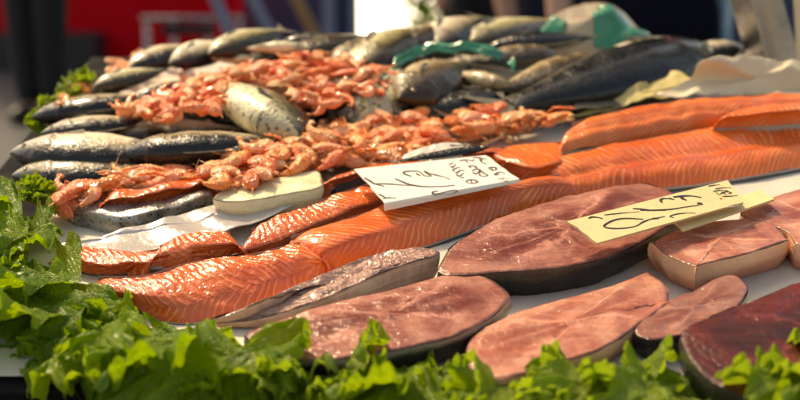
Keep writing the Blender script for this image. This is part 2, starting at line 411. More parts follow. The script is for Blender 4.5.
def fillet(name, A, Rg, B, mat, label, nu=70, lump=.0025, skin='salmon_skin', back=.0, cat='salmon fillet', group='salmon fillets on the counter', bulge=.0022):
    """a long fillet lying on its skin: rails A (near, low), Rg (ridge) and B (far side), each [(px, py, z)]"""
    a = spline([P(*p) for p in A], nu); r = spline([P(*p) for p in Rg], nu); b = spline([P(*p) for p in B], nu)
    c = sum(r, Vector())/nu; base = Vector((c.x, c.y, 0)); k = hash_(label)
    root = empty(name, at(base), label, cat, group)
    nv = 26; vs = []; uv = []; fs = []; L = 0
    for i in range(nu):
        if i: L += (r[i]-r[i-1]).length
        t = i/(nu-1); endf = min(1, min(t, 1-t)*14)**.5
        for j in range(nv):
            v = j/(nv-1)
            if v < .55:
                q = v/.55; p = a[i].lerp(r[i], q)
                nrm = (r[i]-a[i]).cross(Vector((1, 0, 0))).normalized(); nrm = nrm if nrm.z > 0 else -nrm
                p = p + nrm*bulge*sin(pi*q)
            else:
                q = (v-.55)/.45; p = r[i].lerp(b[i], q) + Vector((0, 0, bulge*.8*sin(pi*q)))
            rd = math.exp(-((v-.55)/.05)**2)
            p = p - Vector((0, 0, .0012*rd))
            p = p + Vector((0, 0, lump*(fn(p, 26, k) + .5*fn(p, 60, k+1))))
            lowp = Vector((p.x, p.y, min(p.z, max(.002, p.z*.75))))
            p = lowp.lerp(p, .35 + .65*endf)
            vs.append(p - base); uv.append((L, v))
    for i in range(nu-1):
        for j in range(nv-1): fs.append((i*nv+j, (i+1)*nv+j, (i+1)*nv+j+1, i*nv+j+1))
    # cut ends, closed down to the counter
    for i, flip in ((0, 0), (nu-1, 1)):
        ax = (r[1]-r[0]).normalized() if i == 0 else (r[-2]-r[-1]).normalized()
        prev = list(range(i*nv, i*nv+nv))
        for s in (.3, .65, 1.):
            st = len(vs)
            for j in range(nv):
                p = vs[i*nv+j] + base
                q = Vector((p.x, p.y, p.z + (.001-p.z)*s)) - ax*(.006*sin(pi*s*.85))
                vs.append(q - base); uv.append((L*(i > 0)+.004*s, j/(nv-1)))
            for j in range(nv-1):
                f = (prev[j], prev[j+1], st+j+1, st+j); fs.append(f if not flip else f[::-1])
            prev = list(range(st, st+nv))
    mesh('flesh', vs, fs, mat, root, None, uv)
    # the skin it lies on: a thin dark edge along both long sides
    vs = []; uv = []; fs = []
    for i in range(nu):
        for e, o in ((a, r), (b, r)):
            out = Vector((e[i].x-o[i].x, e[i].y-o[i].y, 0)); out.normalize()
            for q, (dz, of) in enumerate(((0, -.0005), (-.35, .0012), (-1, -.002))):
                vs.append(Vector((e[i].x, e[i].y, e[i].z*(1+dz) + .0005)) + out*of - base); uv.append((i*.1, q/2))
    for i in range(nu-1):
        for s in (0, 3):
            for q in (0, 1):
                f = (i*6+s+q, i*6+s+q+1, (i+1)*6+s+q+1, (i+1)*6+s+q); fs.append(f if s == 0 else f[::-1])
    mesh('skin', vs, fs, M[skin], root, None, uv)
    return root

def sheet(name, pts, mat, label, cat, lump=.006, scale=16, crown=.0, n=96, group=None, kind=None, thick=.0008, sharp=True):
    rim = spline([P(*p) for p in pts], n, True); c = sum(rim, Vector())/n; base = Vector((c.x, c.y, c.z*.0)); k = hash_(label or name)
    if sum(rim[i].x*rim[(i+1) % n].y - rim[(i+1) % n].x*rim[i].y for i in range(n)) < 0: rim.reverse()
    K = [i/16 for i in range(16)]; vs = []; fs = []
    for s in K:
        for p in rim:
            q = p.lerp(c, s)
            w = 1 - abs(fn(q, scale, k))*2; w2 = 1 - abs(fn(q, scale*2.7, k+3))*2
            vs.append(q + Vector((0, 0, crown*(1-(1-s)**2) + lump*(.5*w + .25*w2 + .5*fn(q, scale*.5, k)))) - base)
    vs.append(c + Vector((0, 0, crown)) - base)
    for j in range(15):
        for i in range(n): fs.append((j*n+i, j*n+(i+1) % n, (j+1)*n+(i+1) % n, (j+1)*n+i))
    for i in range(n): fs.append((15*n+i, 15*n+(i+1) % n, len(vs)-1))
    o = mesh(name, vs, fs, mat, None, at(base))
    md = o.modifiers.new('solid', 'SOLIDIFY'); md.thickness = thick; md.offset = 0
    return tag(o, label, cat, group, kind)

# whole fish ---------------------------------------------------------
def make_fish(name, skin, deep=1., fat=1., bend=.0, head=1.):
    root = empty(name, Matrix())
    up = [(0, .004), (.03, .028), (.08, .055*head), (.16, .088*head), (.24, .108), (.36, .122), (.5, .116), (.65, .088), (.78, .052), (.86, .034), (.90, .036)]
    lo = [(0, .004), (.03, .022), (.08, .046*head), (.16, .076*head), (.24, .094), (.36, .108), (.5, .104), (.65, .074), (.78, .042), (.86, .030), (.90, .034)]
    wd = [(0, .006), (.03, .022), (.08, .040), (.16, .058), (.225, .068), (.235, .063), (.36, .070), (.5, .064), (.65, .046), (.78, .026), (.86, .014), (.90, .006)]
    nl, nr = 54, 28; vs = []; uv = []; fs = []
    def mid(t): return bend*sin(pi*t)
    for i in range(nl+1):
        t = .9*(i/nl)**1.15
        sm = lambda K: (table(K, max(0, t-.012)) + table(K, t) + table(K, min(.9, t+.012)))/3
        u_, l_, w_ = sm(up)*deep, sm(lo)*deep, table(wd, t)*fat
        for k in range(nr):
            a = 2*pi*k/nr; s = sin(a); cc = cos(a)
            y = (u_ if cc > 0 else l_)*cc; z = w_*math.copysign(abs(s)**.85, s)
            vs.append(Vector((t, y + mid(t), z))); uv.append((t, .5 + .5*cc))
    for i in range(nl):
        for k in range(nr): fs.append((i*nr+k, i*nr+(k+1) % nr, (i+1)*nr+(k+1) % nr, (i+1)*nr+k))
    fs.append(tuple(range(nr))[::-1])
    mesh('body', vs, fs, skin, root, None, uv)
    def fin(nm, rootpts, tippts, th=.003, rays=14):
        m_ = len(rootpts); v = []; f = []
        for sgn in (1, -1):
            b = len(v)
            for i in range(m_):
                for j in range(5):
                    q = Vector(rootpts[i]).lerp(Vector(tippts[i]), j/4)
                    v.append(q + Vector((0, 0, sgn*th*(1-j/4.5) + .0012*sin(i*3.1))))
            for i in range(m_-1):
                for j in range(4):
                    g = (b+i*5+j, b+(i+1)*5+j, b+(i+1)*5+j+1, b+i*5+j+1); f.append(g if sgn > 0 else g[::-1])
        return mesh(nm, v, f, M['fin'], root)
    fin('tail_fin', [(.87 + .01*abs(i), .03*deep*i/4 + mid(.88), 0) for i in range(-4, 5)],
        [(1.0 - .05*(1-abs(i)/4), .105*deep*i/4 + mid(.95), 0) for i in range(-4, 5)])
    D = [.30 + .42*i/12 for i in range(13)]
    fin('dorsal_fin', [(t, table(up, t)*deep*.97 + mid(t), 0) for t in D], [(t+.03, table(up, t)*deep + mid(t) + .048*(1-.5*(i/12))*(1-.22*(i % 2)), 0) for i, t in enumerate(D)])
    E = [.60 + .14*i/6 for i in range(7)]
    fin('anal_fin', [(t, -table(lo, t)*deep*.97 + mid(t), 0) for t in E], [(t+.03, -table(lo, t)*deep - .04*(1-.6*i/6) + mid(t), 0) for i, t in enumerate(E)])
    for s in (1, -1):
        w = fat*.066
        v = [Vector((.25, -.03+mid(.25), s*w)), Vector((.26, -.045+mid(.25), s*w)), Vector((.36, -.075+mid(.3), s*(w+.008))), Vector((.38, -.055+mid(.3), s*(w+.012))), Vector((.37, -.035+mid(.3), s*(w+.01)))]
        o = mesh('pectoral_fin', v + [q + Vector((0, 0, s*.002)) for q in v], [(0, 1, 2, 3, 4), (9, 8, 7, 6, 5)] + [(i, (i+1) % 5, (i+1) % 5+5, i+5) for i in range(5)], M['fin'], root)
        e = MB().ball((.085, .022*deep + mid(.085), s*.036*fat), .017, sz=.5); eo = e.build('eye', M['iris'], root, smooth=True)
        MB().ball((.085, .022*deep + mid(.085), s*.042*fat), .010, sz=.55).build('pupil', M['eye'], eo, smooth=True)
    return root
PROTO = {}
def fish(kind, head, tail, z, label, dorsal=-1, roll=0., zt=None, cat='fish', group='whole fish on the counter', scale=1., lift=None):
    "lay a fish between two pixels; dorsal=-1: its back towards the customer"
    if kind not in PROTO:
        nm, skin, dp, ft, bd, hd = kinds[kind]; PROTO[kind] = make_fish(nm, M[skin], dp, ft, bd, hd); o = PROTO[kind]
    else: o = copy_tree(PROTO[kind])
    h_ = hash_(label)/97; h2_ = hash_(label[::-1])/97
    if kind != 'slim':
        head = (head[0] + 8*(h_-.5), head[1] + 5*(h2_-.5)); tail = (tail[0] + 22*(h2_-.5), tail[1] + 13*(h_-.5)); roll += 26*(h_*7 % 1 - .5)
    p0, p1 = P(*head, z), P(*tail, z if zt is None else zt)
    a = (p1-p0)*scale; L = a.length; a.normalize()
    up = Vector((0, 0, 1)); up = (up - a*up.dot(a)).normalized()
    d = up.cross(a)
    if (d.y > 0) == (dorsal < 0): d, up = -d, -up
    q = Matrix.Rotation(R(roll), 3, a)
    d, up = q @ d, q @ up
    m = Matrix((a*L, d*L, up*L)).transposed().to_4x4(); m.translation = p0
    o.matrix_world = T @ m
    o['label'] = label; o['category'] = cat; o['group'] = group
    return o
kinds = {'bass': ('sea_bass', 'bass', 1.5, 1.45, .0, 1.1), 'bass_bent': ('sea_bass', 'bass', 1.55, 1.5, .03, 1.1), 'olive': ('grey_mullet', 'olive', 1.3, 1.35, -.02, 1.15),
         'bream': ('sea_bream', 'bream', 1.55, 1.5, .0, 1.15), 'brown': ('brown_grouper', 'brown', 1.45, 1.5, .02, 1.2), 'lump': ('brown_grouper', 'brown', 1.7, 1.7, .0, 1.3),
         'black': ('black_fish', 'black', 1.15, 1.3, .02, 1.), 'slim': ('black_fish', 'black', .5, .55, .0, 1.), 'cream': ('pale_fish', 'bass', 1.5, 1.5, -.03, 1.)}

# prawns -------------------------------------------------------------
def make_prawn(name, mat, curl, claws=False, detail=True):
    """length 1, lying on its side, curled in its own plane"""
    root = empty(name, Matrix())
    nl, nr = 40, 10; vs = []; uv = []; fs = []; pts = []; p = Vector((0, 0, 0)); ang = .25
    for i in range(nl+1):
        t = i/nl; pts.append((p.copy(), ang))
        ang -= curl*(.3 + 1.4*t)/nl*2; p += Vector((cos(ang), sin(ang), 0))*(.86/nl)
    rd = [(0, .01), (.04, .04), (.15, .095), (.32, .12), (.36, .108), (.6, .09), (.85, .05), (1, .028)]
    for i, (q, a) in enumerate(pts):
        t = i/nl; r = table(rd, t)*1.4
        if t > .34: r *= 1 + .13*(((t-.34)/.66*6) % 1 - .5)
        nrm = Vector((-sin(a), cos(a), 0))
        for k in range(nr):
            b = 2*pi*k/nr; vs.append(q + nrm*r*cos(b) + Vector((0, 0, r*.82*sin(b)))); uv.append((t, k/nr))
    for i in range(nl):
        for k in range(nr): fs.append((i*nr+k, i*nr+(k+1) % nr, (i+1)*nr+(k+1) % nr, (i+1)*nr+k))
    fs += [tuple(range(nr))[::-1], tuple(nl*nr+k for k in range(nr))]
    mesh('body', vs, fs, mat, root, None, uv)
    q, a = pts[-1]; ax = Vector((cos(a), sin(a), 0)); nr_ = Vector((-sin(a), cos(a), 0)); b = MB()
    for s in (-2, -1, 0, 1, 2):
        d = (ax + nr_*.32*s).normalized(); w = d.cross(Vector((0, 0, 1)))
        z = Vector((0, 0, .012*(2-abs(s))))
        b.add([q+w*.012+z, q-w*.012+z, q+d*.10-w*.034+z*1.5, q+d*.15+z*1.2, q+d*.10+w*.034+z*1.5, q+d*.08-z*.8], [(0, 1, 2, 3, 4), (1, 0, 5), (2, 1, 5), (3, 2, 5), (4, 3, 5), (0, 4, 5)])
    b.build('tail_fan', mat, root, smooth=True, sharp=50)
    b = MB()
    for i in range(6):
        q, a = pts[int(8+i*3.4)]; nr_ = Vector((-sin(a), cos(a), 0)); ax = Vector((cos(a), sin(a), 0))
        for s in (1, -1):
            b.tube([q - nr_*.08 + Vector((0, 0, .04*s)), q - nr_*.17 + ax*.05 + Vector((0, 0, .08*s)), q - nr_*.2 - ax*.06 + Vector((0, 0, .05*s))], [.013, .010, .004], 5)
    b.build('legs', mat, root, smooth=True)
    b = MB()
    for s in ((1, -1) if detail else ()):
        b.tube([(.0, .02, .02*s), (-.12, .08, .05*s), (-.22, .30, .10*s), (-.12, .55, .16*s)], [.006, .005, .004, .002], 5)
    b.tube([(.02, .03, 0), (-.12, .07, 0), (-.17, .10, 0)], [.02, .01, .002], 6)
    b.build('antennae', mat, root, smooth=True)
    if claws:
        for s in (1, -1):
            b = MB(); b.tube([(.1, -.06, .07*s), (-.05, -.14, .14*s), (-.2, -.08, .18*s), (-.34, -.05, .17*s)], [.02, .026, .03, .034], 8)
            b.tube([(-.34, -.05, .17*s), (-.46, -.02, .16*s), (-.58, -.04, .15*s)], [.034, .022, .004], 8)
            b.tube([(-.36, -.07, .17*s), (-.47, -.10, .16*s), (-.56, -.08, .15*s)], [.02, .014, .003], 8)
            b.build('claw', mat, root, smooth=True)
    return root
PR = {}
def prawn(key, p, L, label, group, cat='prawn', tilt=.5, az=None):
    if key not in PR:
        nm, mt, curl, cl = pkinds[key]; PR[key] = make_prawn(nm, M[mt], curl, cl, key in 'alm'); o = PR[key]
    else: o = copy_tree(PR[key])
    az = rnd(0, 2*pi) if az is None else az
    m = Matrix.Translation(p) @ Matrix.Rotation(az, 4, 'Z') @ Matrix.Rotation(rnd(-tilt, tilt), 4, 'X') @ Matrix.Rotation(rnd(-tilt, tilt)*.6, 4, 'Y') @ Matrix.Translation((-.35*L, 0, 0)) @ Matrix.Diagonal((L, L, L, 1))
    o.matrix_world = T @ m; o['label'] = label; o['group'] = group; o['category'] = cat
    return o
pkinds = {'a': ('prawn', 'prawn', .9, False), 'b': ('prawn', 'prawn_red', 1.25, False), 'c': ('prawn', 'prawn_red', .5, False), 'd': ('prawn', 'prawn', 1.5, False),
          'l': ('langoustine', 'lango', .55, True), 'm': ('langoustine', 'lango', .95, True)}

# lettuce ------------------------------------------------------------
def leaf_mesh(k, spread=1.25, L=1., W_=.9, droop=.5, ruf=1., nr=36, na=320):
    vs = []; uv = []; fs = []
    for i in range(nr+1):
        r = i/nr
        for j in range(na+1):
            s = -1 + 2*j/na; ph = s*spread
            edge = 1 + .06*sin(4*ph + k) + .025*sin(19*ph + 2*k) + .022*sin(61*ph+k*3) + .05*fn((ph*9, k, 0), 1) - .30*abs(s)**3
            rho = r*edge*L
            g = r**1.9
            x = rho*sin(ph)*W_; y = rho*cos(ph)
            n1 = fn((ph*3, r*2, k), 1); n2 = fn((ph*5, r*3, k+4), 1)
            z = ruf*(r**1.8*.10*sin(6*ph + k*1.7 + 1.5*r + 2*n1) + r**3*.085*sin(13*ph + k*2.3 - 3*r + 3*n1) + r**5*.050*sin(30*ph + k + 4*r + 4*n2) + r**7*.034*sin(67*ph + 2*k + 3*n2))
            tx = ruf*(r**3*.050*cos(13*ph + k*1.1 + 3*n1) + r**5*.035*cos(30*ph + k*2.9 + 4*n2)); ty = ruf*r**4*(.045*sin(21*ph + k*.7))
            q = Vector((x, y, 0))
            z += .07*fn(q, 3.2, k)*r + .035*fn(q, 8, k+2)*r + .014*fn(q, 20, k+5)
            z += .10*abs(s)*r - droop*r*r*.42 + .16*r
            vs.append(Vector((x + tx*cos(ph), y + ty, z))); uv.append((.5+.5*s, r))
    for i in range(nr):
        for j in range(na): fs.append((i*(na+1)+j, (i+1)*(na+1)+j, (i+1)*(na+1)+j+1, i*(na+1)+j+1))
    return vs, fs, uv
LEAF = []
def leaf(px, py, z, size, az, pitch=0., roll=0., kind=0, label='', group='', droop=None):
    """a frilly leaf: its middle near the pixel; az 0 points at the customer"""
    if not LEAF:
        for q in range(8):
            vs, fs, uv = leaf_mesh(q*1.37+.3, rnd(1.1, 1.5), 1., rnd(.75, .95), rnd(.1, 1.0), rnd(.9, 1.35))
            me = bpy.data.meshes.new('lettuce_leaf'); me.from_pydata([tuple(v) for v in vs], [], fs)
            l = me.uv_layers.new(name='UVMap')
            for lp in me.loops: l.data[lp.index].uv = uv[lp.vertex_index]
            me.polygons.foreach_set('use_smooth', [True]*len(me.polygons))
            tri = []
            for mt in ('leaf', 'leaf_deep', 'leaf_pale'):
                m2 = me.copy(); m2.materials.append(M[mt]); tri.append(m2)
            LEAF.append(tri)
    me = random.choice(LEAF)[kind]
    o = bpy.data.objects.new('lettuce_leaf', me); COL.objects.link(o)
    m = Matrix.Translation(P(px, py, z)) @ Matrix.Rotation(pi + az, 4, 'Z') @ Matrix.Rotation(pitch, 4, 'X') @ Matrix.Rotation(roll, 4, 'Y') @ Matrix.Diagonal((size, size, size, 1)) @ Matrix.Translation((0, -.5, 0))
    o.matrix_world = T @ m
    return tag(o, label, 'lettuce leaf', group)
#@@PART2
# ================================================================== THE COUNTER
front = P(400, 386).y; back = P(400, 54).y; lx = -.472; rx = 1.25
root = empty('fish_stall_counter', T.copy(), 'dark fish stall counter tilted towards the customer under the whole display', 'market stall')
b = MB(); nx, ny = 2, 2
b.box((lx, front, -.045), (rx, back, -.004)).build('counter_top', M['tablewood'], root, bevel=.004)
MB().box((lx+.02, front+.03, -.30), (rx-.02, front+.05, -.047)).build('front_board', M['tablewood'], root)
for x in (lx+.05, rx-.05):
    for y in (front+.1, back-.1):
        w = T @ Vector((x, y, -.045)); inv = T.inverted()
        MB().tube([inv @ w, inv @ Vector((w.x, w.y, .004))], .025, 12).build('leg', M['steel'], root, smooth=True, sharp=40)
# white paper lining of the counter
vs = []; fs = []; nx, ny = 120, 90
for j in range(ny+1):
    for i in range(nx+1):
        x = lx+.085 + (rx-lx-.09)*i/nx; y = front+.012 + (back-front-.03)*j/ny
        q = Vector((x, y, 0)); vs.append(Vector((x, y, .0015 + .003*abs(fn(q, 9)) + .0016*abs(fn(q, 27, 2)))))
for j in range(ny):
    for i in range(nx): fs.append((j*(nx+1)+i, j*(nx+1)+i+1, (j+1)*(nx+1)+i+1, (j+1)*(nx+1)+i))
tag(mesh('lining_paper', vs, fs, M['paper'], None, T.copy()), 'white lining paper spread flat over the counter under all the fish', 'paper')

# ------------------------------------------------------------------ salmon
def f3(*a): return [tuple(p) for p in a]
fillet('salmon_fillet', f3((330,271,.003),(400,254,.004),(450,238,.006),(520,213,.008),(582,200,.01)),
       f3((320,246,.027),(380,227,.029),(440,203,.032),(520,184,.034),(572,178,.032)),
       f3((291,236,.024),(345,219,.027),(400,201,.030),(455,190,.033),(560,174,.031)), M['salmon'], 'long salmon fillet with clear pale stripes lying in front of the white price card')
fillet('salmon_fillet', f3((116,302,.003),(165,322,.003),(212,320,.003),(280,298,.003),(332,271,.003)),
       f3((102,287,.024),(155,292,.027),(205,282,.028),(255,268,.028),(322,253,.027)),
       f3((98,276,.024),(145,275,.027),(190,262,.029),(245,255,.029),(300,242,.027)), M['salmon_red'], 'thick glistening salmon fillet nearest the lettuce with its blunt end to the left', lump=.004)
fillet('salmon_fillet', f3((52,264,.003),(90,275,.003),(140,273,.004),(190,266,.005),(215,262,.006)),
       f3((60,256,.018),(100,262,.020),(145,262,.022),(175,257,.022),(210,252,.022)),
       f3((62,249,.014),(95,250,.016),(135,252,.018),(170,247,.018),(205,243,.018)), M['salmon_red'], 'thin flat salmon fillet beside the white film with its tail end at the left lettuce', lump=.004)
fillet('salmon_fillet', f3((133,267,.012),(180,265,.012),(246,252,.008)),
       f3((150,258,.026),(190,247,.029),(240,243,.028)),
       f3((160,246,.027),(187,234,.030),(230,232,.029)), M['salmon_red'], 'short humped salmon piece lying across the thin flat fillet', lump=.003)
fillet('salmon_fillet', f3((240,257,.003),(290,246,.004),(345,224,.006),(405,206,.008)),
       f3((240,249,.020),(286,235,.022),(332,216,.026),(394,194,.028)),
       f3((252,229,.024),(276,217,.027),(315,202,.030),(368,183,.032)), M['salmon_red'], 'shiny salmon fillet running from the humped piece up to the white price card', lump=.0035)
fillet('salmon_fillet', f3((318,193,.014),(380,176,.016),(450,166,.018),(505,160,.018)),
       f3((318,184,.034),(380,168,.037),(450,158,.038),(505,150,.038)),
       f3((335,176,.030),(385,163,.032),(450,153,.032),(505,146,.032)), M['salmon_red'], 'narrow salmon strip along the far edge of the white price card')
fillet('salmon_fillet', f3((492,178,.006),(530,184,.008),(580,182,.010)),
       f3((505,161,.034),(535,166,.038),(565,158,.038)),
       f3((470,152,.028),(520,144,.030),(562,142,.030)), M['salmon'], 'short blocky salmon piece between the white price card and the big fillet', lump=.003)
fillet('salmon_fillet', f3((580,199,.006),(632,192,.008),(730,180,.008),(840,160,.008)),
       f3((556,178,.026),(612,166,.029),(708,152,.029),(840,132,.029)),
       f3((542,161,.034),(600,147,.038),(700,129,.038),(840,104,.038)), M['salmon'], 'largest salmon fillet with bold chevron stripes behind the yellow price card', nu=110, lump=.003, bulge=.005)
fillet('salmon_fillet', f3((560,153,.024),(620,144,.024),(700,131,.026),(840,119,.026)),
       f3((562,136,.038),(624,123,.044),(700,112,.046),(840,106,.046)),
       f3((572,123,.044),(640,106,.051),(740,95,.053),(840,95,.051)), M['salmon_pale'], 'rearmost salmon fillet below the crumpled cream paper', nu=100, lump=.0035, bulge=.004)
fillet('salmon_fillet', f3((712,129,.04),(770,126,.04),(840,121,.04)), f3((716,117,.056),(770,112,.060),(840,108,.060)), f3((730,110,.052),(775,105,.054),(840,102,.054)), M['salmon'], 'small salmon offcut lying on the rearmost fillet near the metal post')
fillet('salmon_tail_piece', f3((84,226,.004),(140,234,.004),(216,213,.004)), f3((70,207,.020),(140,213,.026),(213,193,.028)), f3((90,200,.018),(150,196,.022),(206,182,.022)), M['spotted'], 'piece of salmon turned skin side up with silver black spotted skin', lump=.003, skin='spotted', group=None)
fillet('salmon_fillet', f3((92,208,.018),(150,204,.020),(214,188,.020)), f3((100,199,.034),(150,193,.037),(208,181,.036)), f3((112,192,.030),(150,186,.032),(200,176,.030)), M['salmon_red'], 'small wet salmon piece behind the spotted skin', lump=.005)

# ------------------------------------------------------------------ steaks
G = 'fish steaks at the front of the counter'
def rim(z, *p): return [(x, y, z) for x, y in p]
slab('swordfish_steak', [(214,321,.010),(256,303,.026),(324,273,.032),(376,253,.032),(422,247,.032),(437,254,.032),(404,264,.032),(362,281,.030),(312,302,.024),(258,318,.014)], .031, M['sword_wet'], M['cut'],
     'narrow wet silvery steak with a cream cut end between the salmon and the pink steaks', 'fish steak', .003, .008, G, side_name='cut_side')
slab('swordfish_steak', rim(.031, (248,335),(280,320),(330,303),(390,290),(430,279),(464,271),(492,279),(508,295),(508,299),(492,315),(450,336),(400,350),(340,357),(296,358),(270,347)), .029, M['sword'], M['grey_skin'],
     'big oval pink steak with grey black skin just behind the front lettuce', 'fish steak', .004, .004, G)
slab('swordfish_steak', rim(.033, (440,270),(452,247),(490,222),(530,207),(580,193),(634,183),(662,188),(692,206),(656,233),(612,254),(562,266),(505,270),(468,274)), .031, M['sword'], M['black_skin'],
     'large pink grey steak with black skin half under the yellow price card', 'fish steak', .004, .006, G)
slab('swordfish_steak', rim(.027, (465,354),(478,332),(527,309),(600,289),(645,273),(647,273),(666,285),(667,303),(667,304),(610,343),(550,364),(500,379),(474,372)), .026, M['sword_pink'], M['fat_side'],
     'long pale pink steak in the middle of the front row', 'fish steak', .004, .004, G, side_name='side')
slab('swordfish_steak', rim(.026, (636,326),(660,305),(700,287),(729,274),(745,283),(744,297),(720,320),(678,335),(648,338)), .025, M['sword_brown'], M['black_skin'],
     'brownish pointed steak between the pale pink steak and the dark red tuna', 'fish steak', .003, .004, G)
slab('swordfish_steak', rim(.034, (652,242),(652,242),(690,226),(735,219),(768,216),(768,216),(787,238),(787,240),(750,252),(698,265),(697,265),(672,256)), .033, M['sword_pink'], M['fat_side'],
     'thick square pink block under the loose end of the yellow price card', 'fish steak', .002, .003, G, side_name='side')
slab('swordfish_steak', rim(.034, (742,214),(778,196),(840,182),(870,215),(850,244),(800,244),(785,230)), .033, M['sword_pink'], M['fat_side'],
     'pink fish piece at the right end behind the square block', 'fish steak', .003, .004, G, side_name='side')
slab('tuna_piece', rim(.046, (680,339),(692,325),(740,304),(800,282),(860,262),(900,330),(880,395),(800,408),(738,392),(696,366)), .048, M['tuna'], M['black_skin'],
     'dark red tuna chunk with black skin beside the front right lettuce', 'tuna', .006, .006)
slab('fish_fillet_block', rim(.034, (213,197),(236,184),(280,177),(316,171),(321,181),(318,187),(290,193),(240,201)), .024, M['cream_flesh'], M['cream_side'],
     'cream white fish block in front of the langoustines', 'fish fillet', .001, .0015, side_name='side')

# ------------------------------------------------------------------ paper and film
sheet('plastic_film', [(58,249,.010),(90,238,.014),(150,224,.016),(216,207,.018),(290,190,.02),(330,182,.02),(300,204,.018),(262,222,.016),(200,240,.012),(130,254,.01)], M['film'],
      'wrinkled white plastic film between the spotted salmon and the salmon fillets', 'plastic film', .006, 20)
sheet('crumpled_paper', [(655,104,.03),(690,88,.05),(700,72,.075),(745,68,.075),(800,70,.07),(850,74,.07),(850,100,.04),(780,100,.04),(720,102,.04)], M['cream_paper'],
      'crumpled cream wrapping paper behind the rearmost salmon by the metal post', 'paper', .018, 14, .008)
sheet('crumpled_paper', [(575,118,.02),(610,104,.03),(640,88,.045),(668,76,.05),(692,82,.05),(690,96,.035),(640,106,.03)], M['yellow_paper'],
      'yellowish paper folded up next to the black fish', 'paper', .012, 16)
sheet('crumpled_paper', [(500,128,.01),(520,110,.012),(580,96,.014),(650,80,.014),(700,66,.014),(740,66,.02),(700,90,.012),(600,112,.01)], M['cream_paper'],
      'cream paper strip lying flat below the black fish', 'paper', .008, 16)
sheet('paper_scrap', [(402,160,.040),(422,150,.046),(456,143,.05),(464,150,.046),(440,158,.042)], M['paper'],
      'small white paper scrap behind the white price card', 'paper', .004, 30)

# ------------------------------------------------------------------ price cards
def card(name, c4, z4, mat, th, label, lip=None):
    "c4: far left, far right, near right, near left, in pixels at heights z4"
    q = [P(x, y, z) for (x, y), z in zip(c4, z4)]
    n_ = (q[1]-q[0]).cross(q[3]-q[0]).normalized(); n_ = n_ if n_.z > 0 else -n_
    q[2] = on_plane(*c4[2], q[0], n_)
    c = sum(q, Vector())/4; root = empty(name, at(c), label, 'price card', 'hand written price cards')
    nu, nv = 24, 10; vs = []; fs = []
    for s in (0, 1):
        for j in range(nv+1):
            for i in range(nu+1):
                u, v = i/nu, j/nv
                p = q[0].lerp(q[1], u).lerp(q[3].lerp(q[2], u), v)
                e = (.0016*fn(p, 30) if 0 < i < nu else .0022*fn(p, 90)) 
                vs.append(p - n_*th*s - c + (q[1]-q[0]).normalized()*(e if i in (0, nu) else 0))
    N_ = (nu+1)*(nv+1)
    for j in range(nv):
        for i in range(nu):
            f = (j*(nu+1)+i, (j+1)*(nu+1)+i, (j+1)*(nu+1)+i+1, j*(nu+1)+i+1); fs.append(f); fs.append(tuple(N_+k for k in f[::-1]))
    edge = [i for i in range(nu+1)] + [j*(nu+1)+nu for j in range(1, nv+1)] + [nv*(nu+1)+i for i in range(nu-1, -1, -1)] + [j*(nu+1) for j in range(nv-1, 0, -1)]
    for a, b_ in zip(edge, edge[1:]+edge[:1]): fs.append((a, b_, b_+N_, a+N_))
    mesh('card', vs, fs, mat, root, None, None, True, 35)
    if lip:
        d, t2 = lip; vs = []; fs = []
        for i in range(17):
            u = i/16; p = q[3].lerp(q[2], u); o = (q[3]-q[0]).normalized()
            dd = d*(1 - .65*u)
            for a, h in ((0, 0), (.0015, -.0012), (.002, -dd), (.002-t2, -dd), (-.0005, -.0015)):
                vs.append(p + o*a + Vector((0, 0, h - .0002)) - c)
        for i in range(16):
            for k in range(5): fs.append((i*5+k, i*5+(k+1) % 5, (i+1)*5+(k+1) % 5, (i+1)*5+k))
        fs += [(4, 3, 2, 1, 0), tuple(16*5+k for k in range(5))]
        mesh('folded_lip', vs, fs, mat, root, None, None, True, 40)
    return root, q, n_, c
def write(root, q, n_, c, strokes, mat, name='writing', w=.0011):
    b = MB()
    for st in strokes:
        wd = w
        if isinstance(st[0], (int, float)): wd = st[0]*.001; st = st[1:]
        p = [on_plane(x, y, q[0] + n_*.0004, n_) for x, y in st]
        if len(p) > 2: p = spline(p, 8*(len(p)-1)+1)
        m_ = len(p); vs = []
        for i in range(m_):
            d = (p[min(i+1, m_-1)] - p[max(i-1, 0)]).normalized(); s_ = n_.cross(d)
            t = i/(m_-1); h = wd*(.55 + .45*sin(pi*min(1, t*1.3+.1)))
            vs += [p[i] + s_*h - c, p[i] - s_*h - c]
        b.add(vs, [(2*i, 2*i+1, 2*i+3, 2*i+2) for i in range(m_-1)])
    return b.build(name, mat, root)
cardA = card('price_card', [(355,169),(486,155),(519,179),(384,203)], [.050, .052, .046, .044], M['card'], .0012, 'white folded price card with black price standing on the salmon strip', lip=(.0075, .0012))
z3 = lambda *pts: [(340 + x*.2375, 140 + y*.2375) for x, y in pts]
S = [[1.3]+z3((102,158),(120,168),(145,183),(185,194)), [1.1]+z3((140,184),(200,184),(265,189),(330,192)), [1.3]+z3((232,162),(262,175),(300,188),(350,195),(420,195),(482,190)),
     [1.2]+z3((300,152),(272,142),(270,133),(300,130),(335,133),(352,148),(378,152)), [1.6]+z3((355,130),(372,142),(386,152)), [.9]+z3((375,140),(410,148),(440,156),(462,164)), [1.5]+z3((320,140),(338,150)),
     [1.6]+z3((165,228),(188,240)), [1.0]+z3((180,246),(205,242),(236,244)), [1.1]+z3((412,214),(392,218),(392,226),(420,224),(455,214),(485,209)), [1.1]+z3((490,209),(492,216),(470,226),(445,228))]
write(*cardA, S, M['ink'])
g430 = lambda *pts: [(430 + x*.125, 145 + y*.125) for x, y in pts]
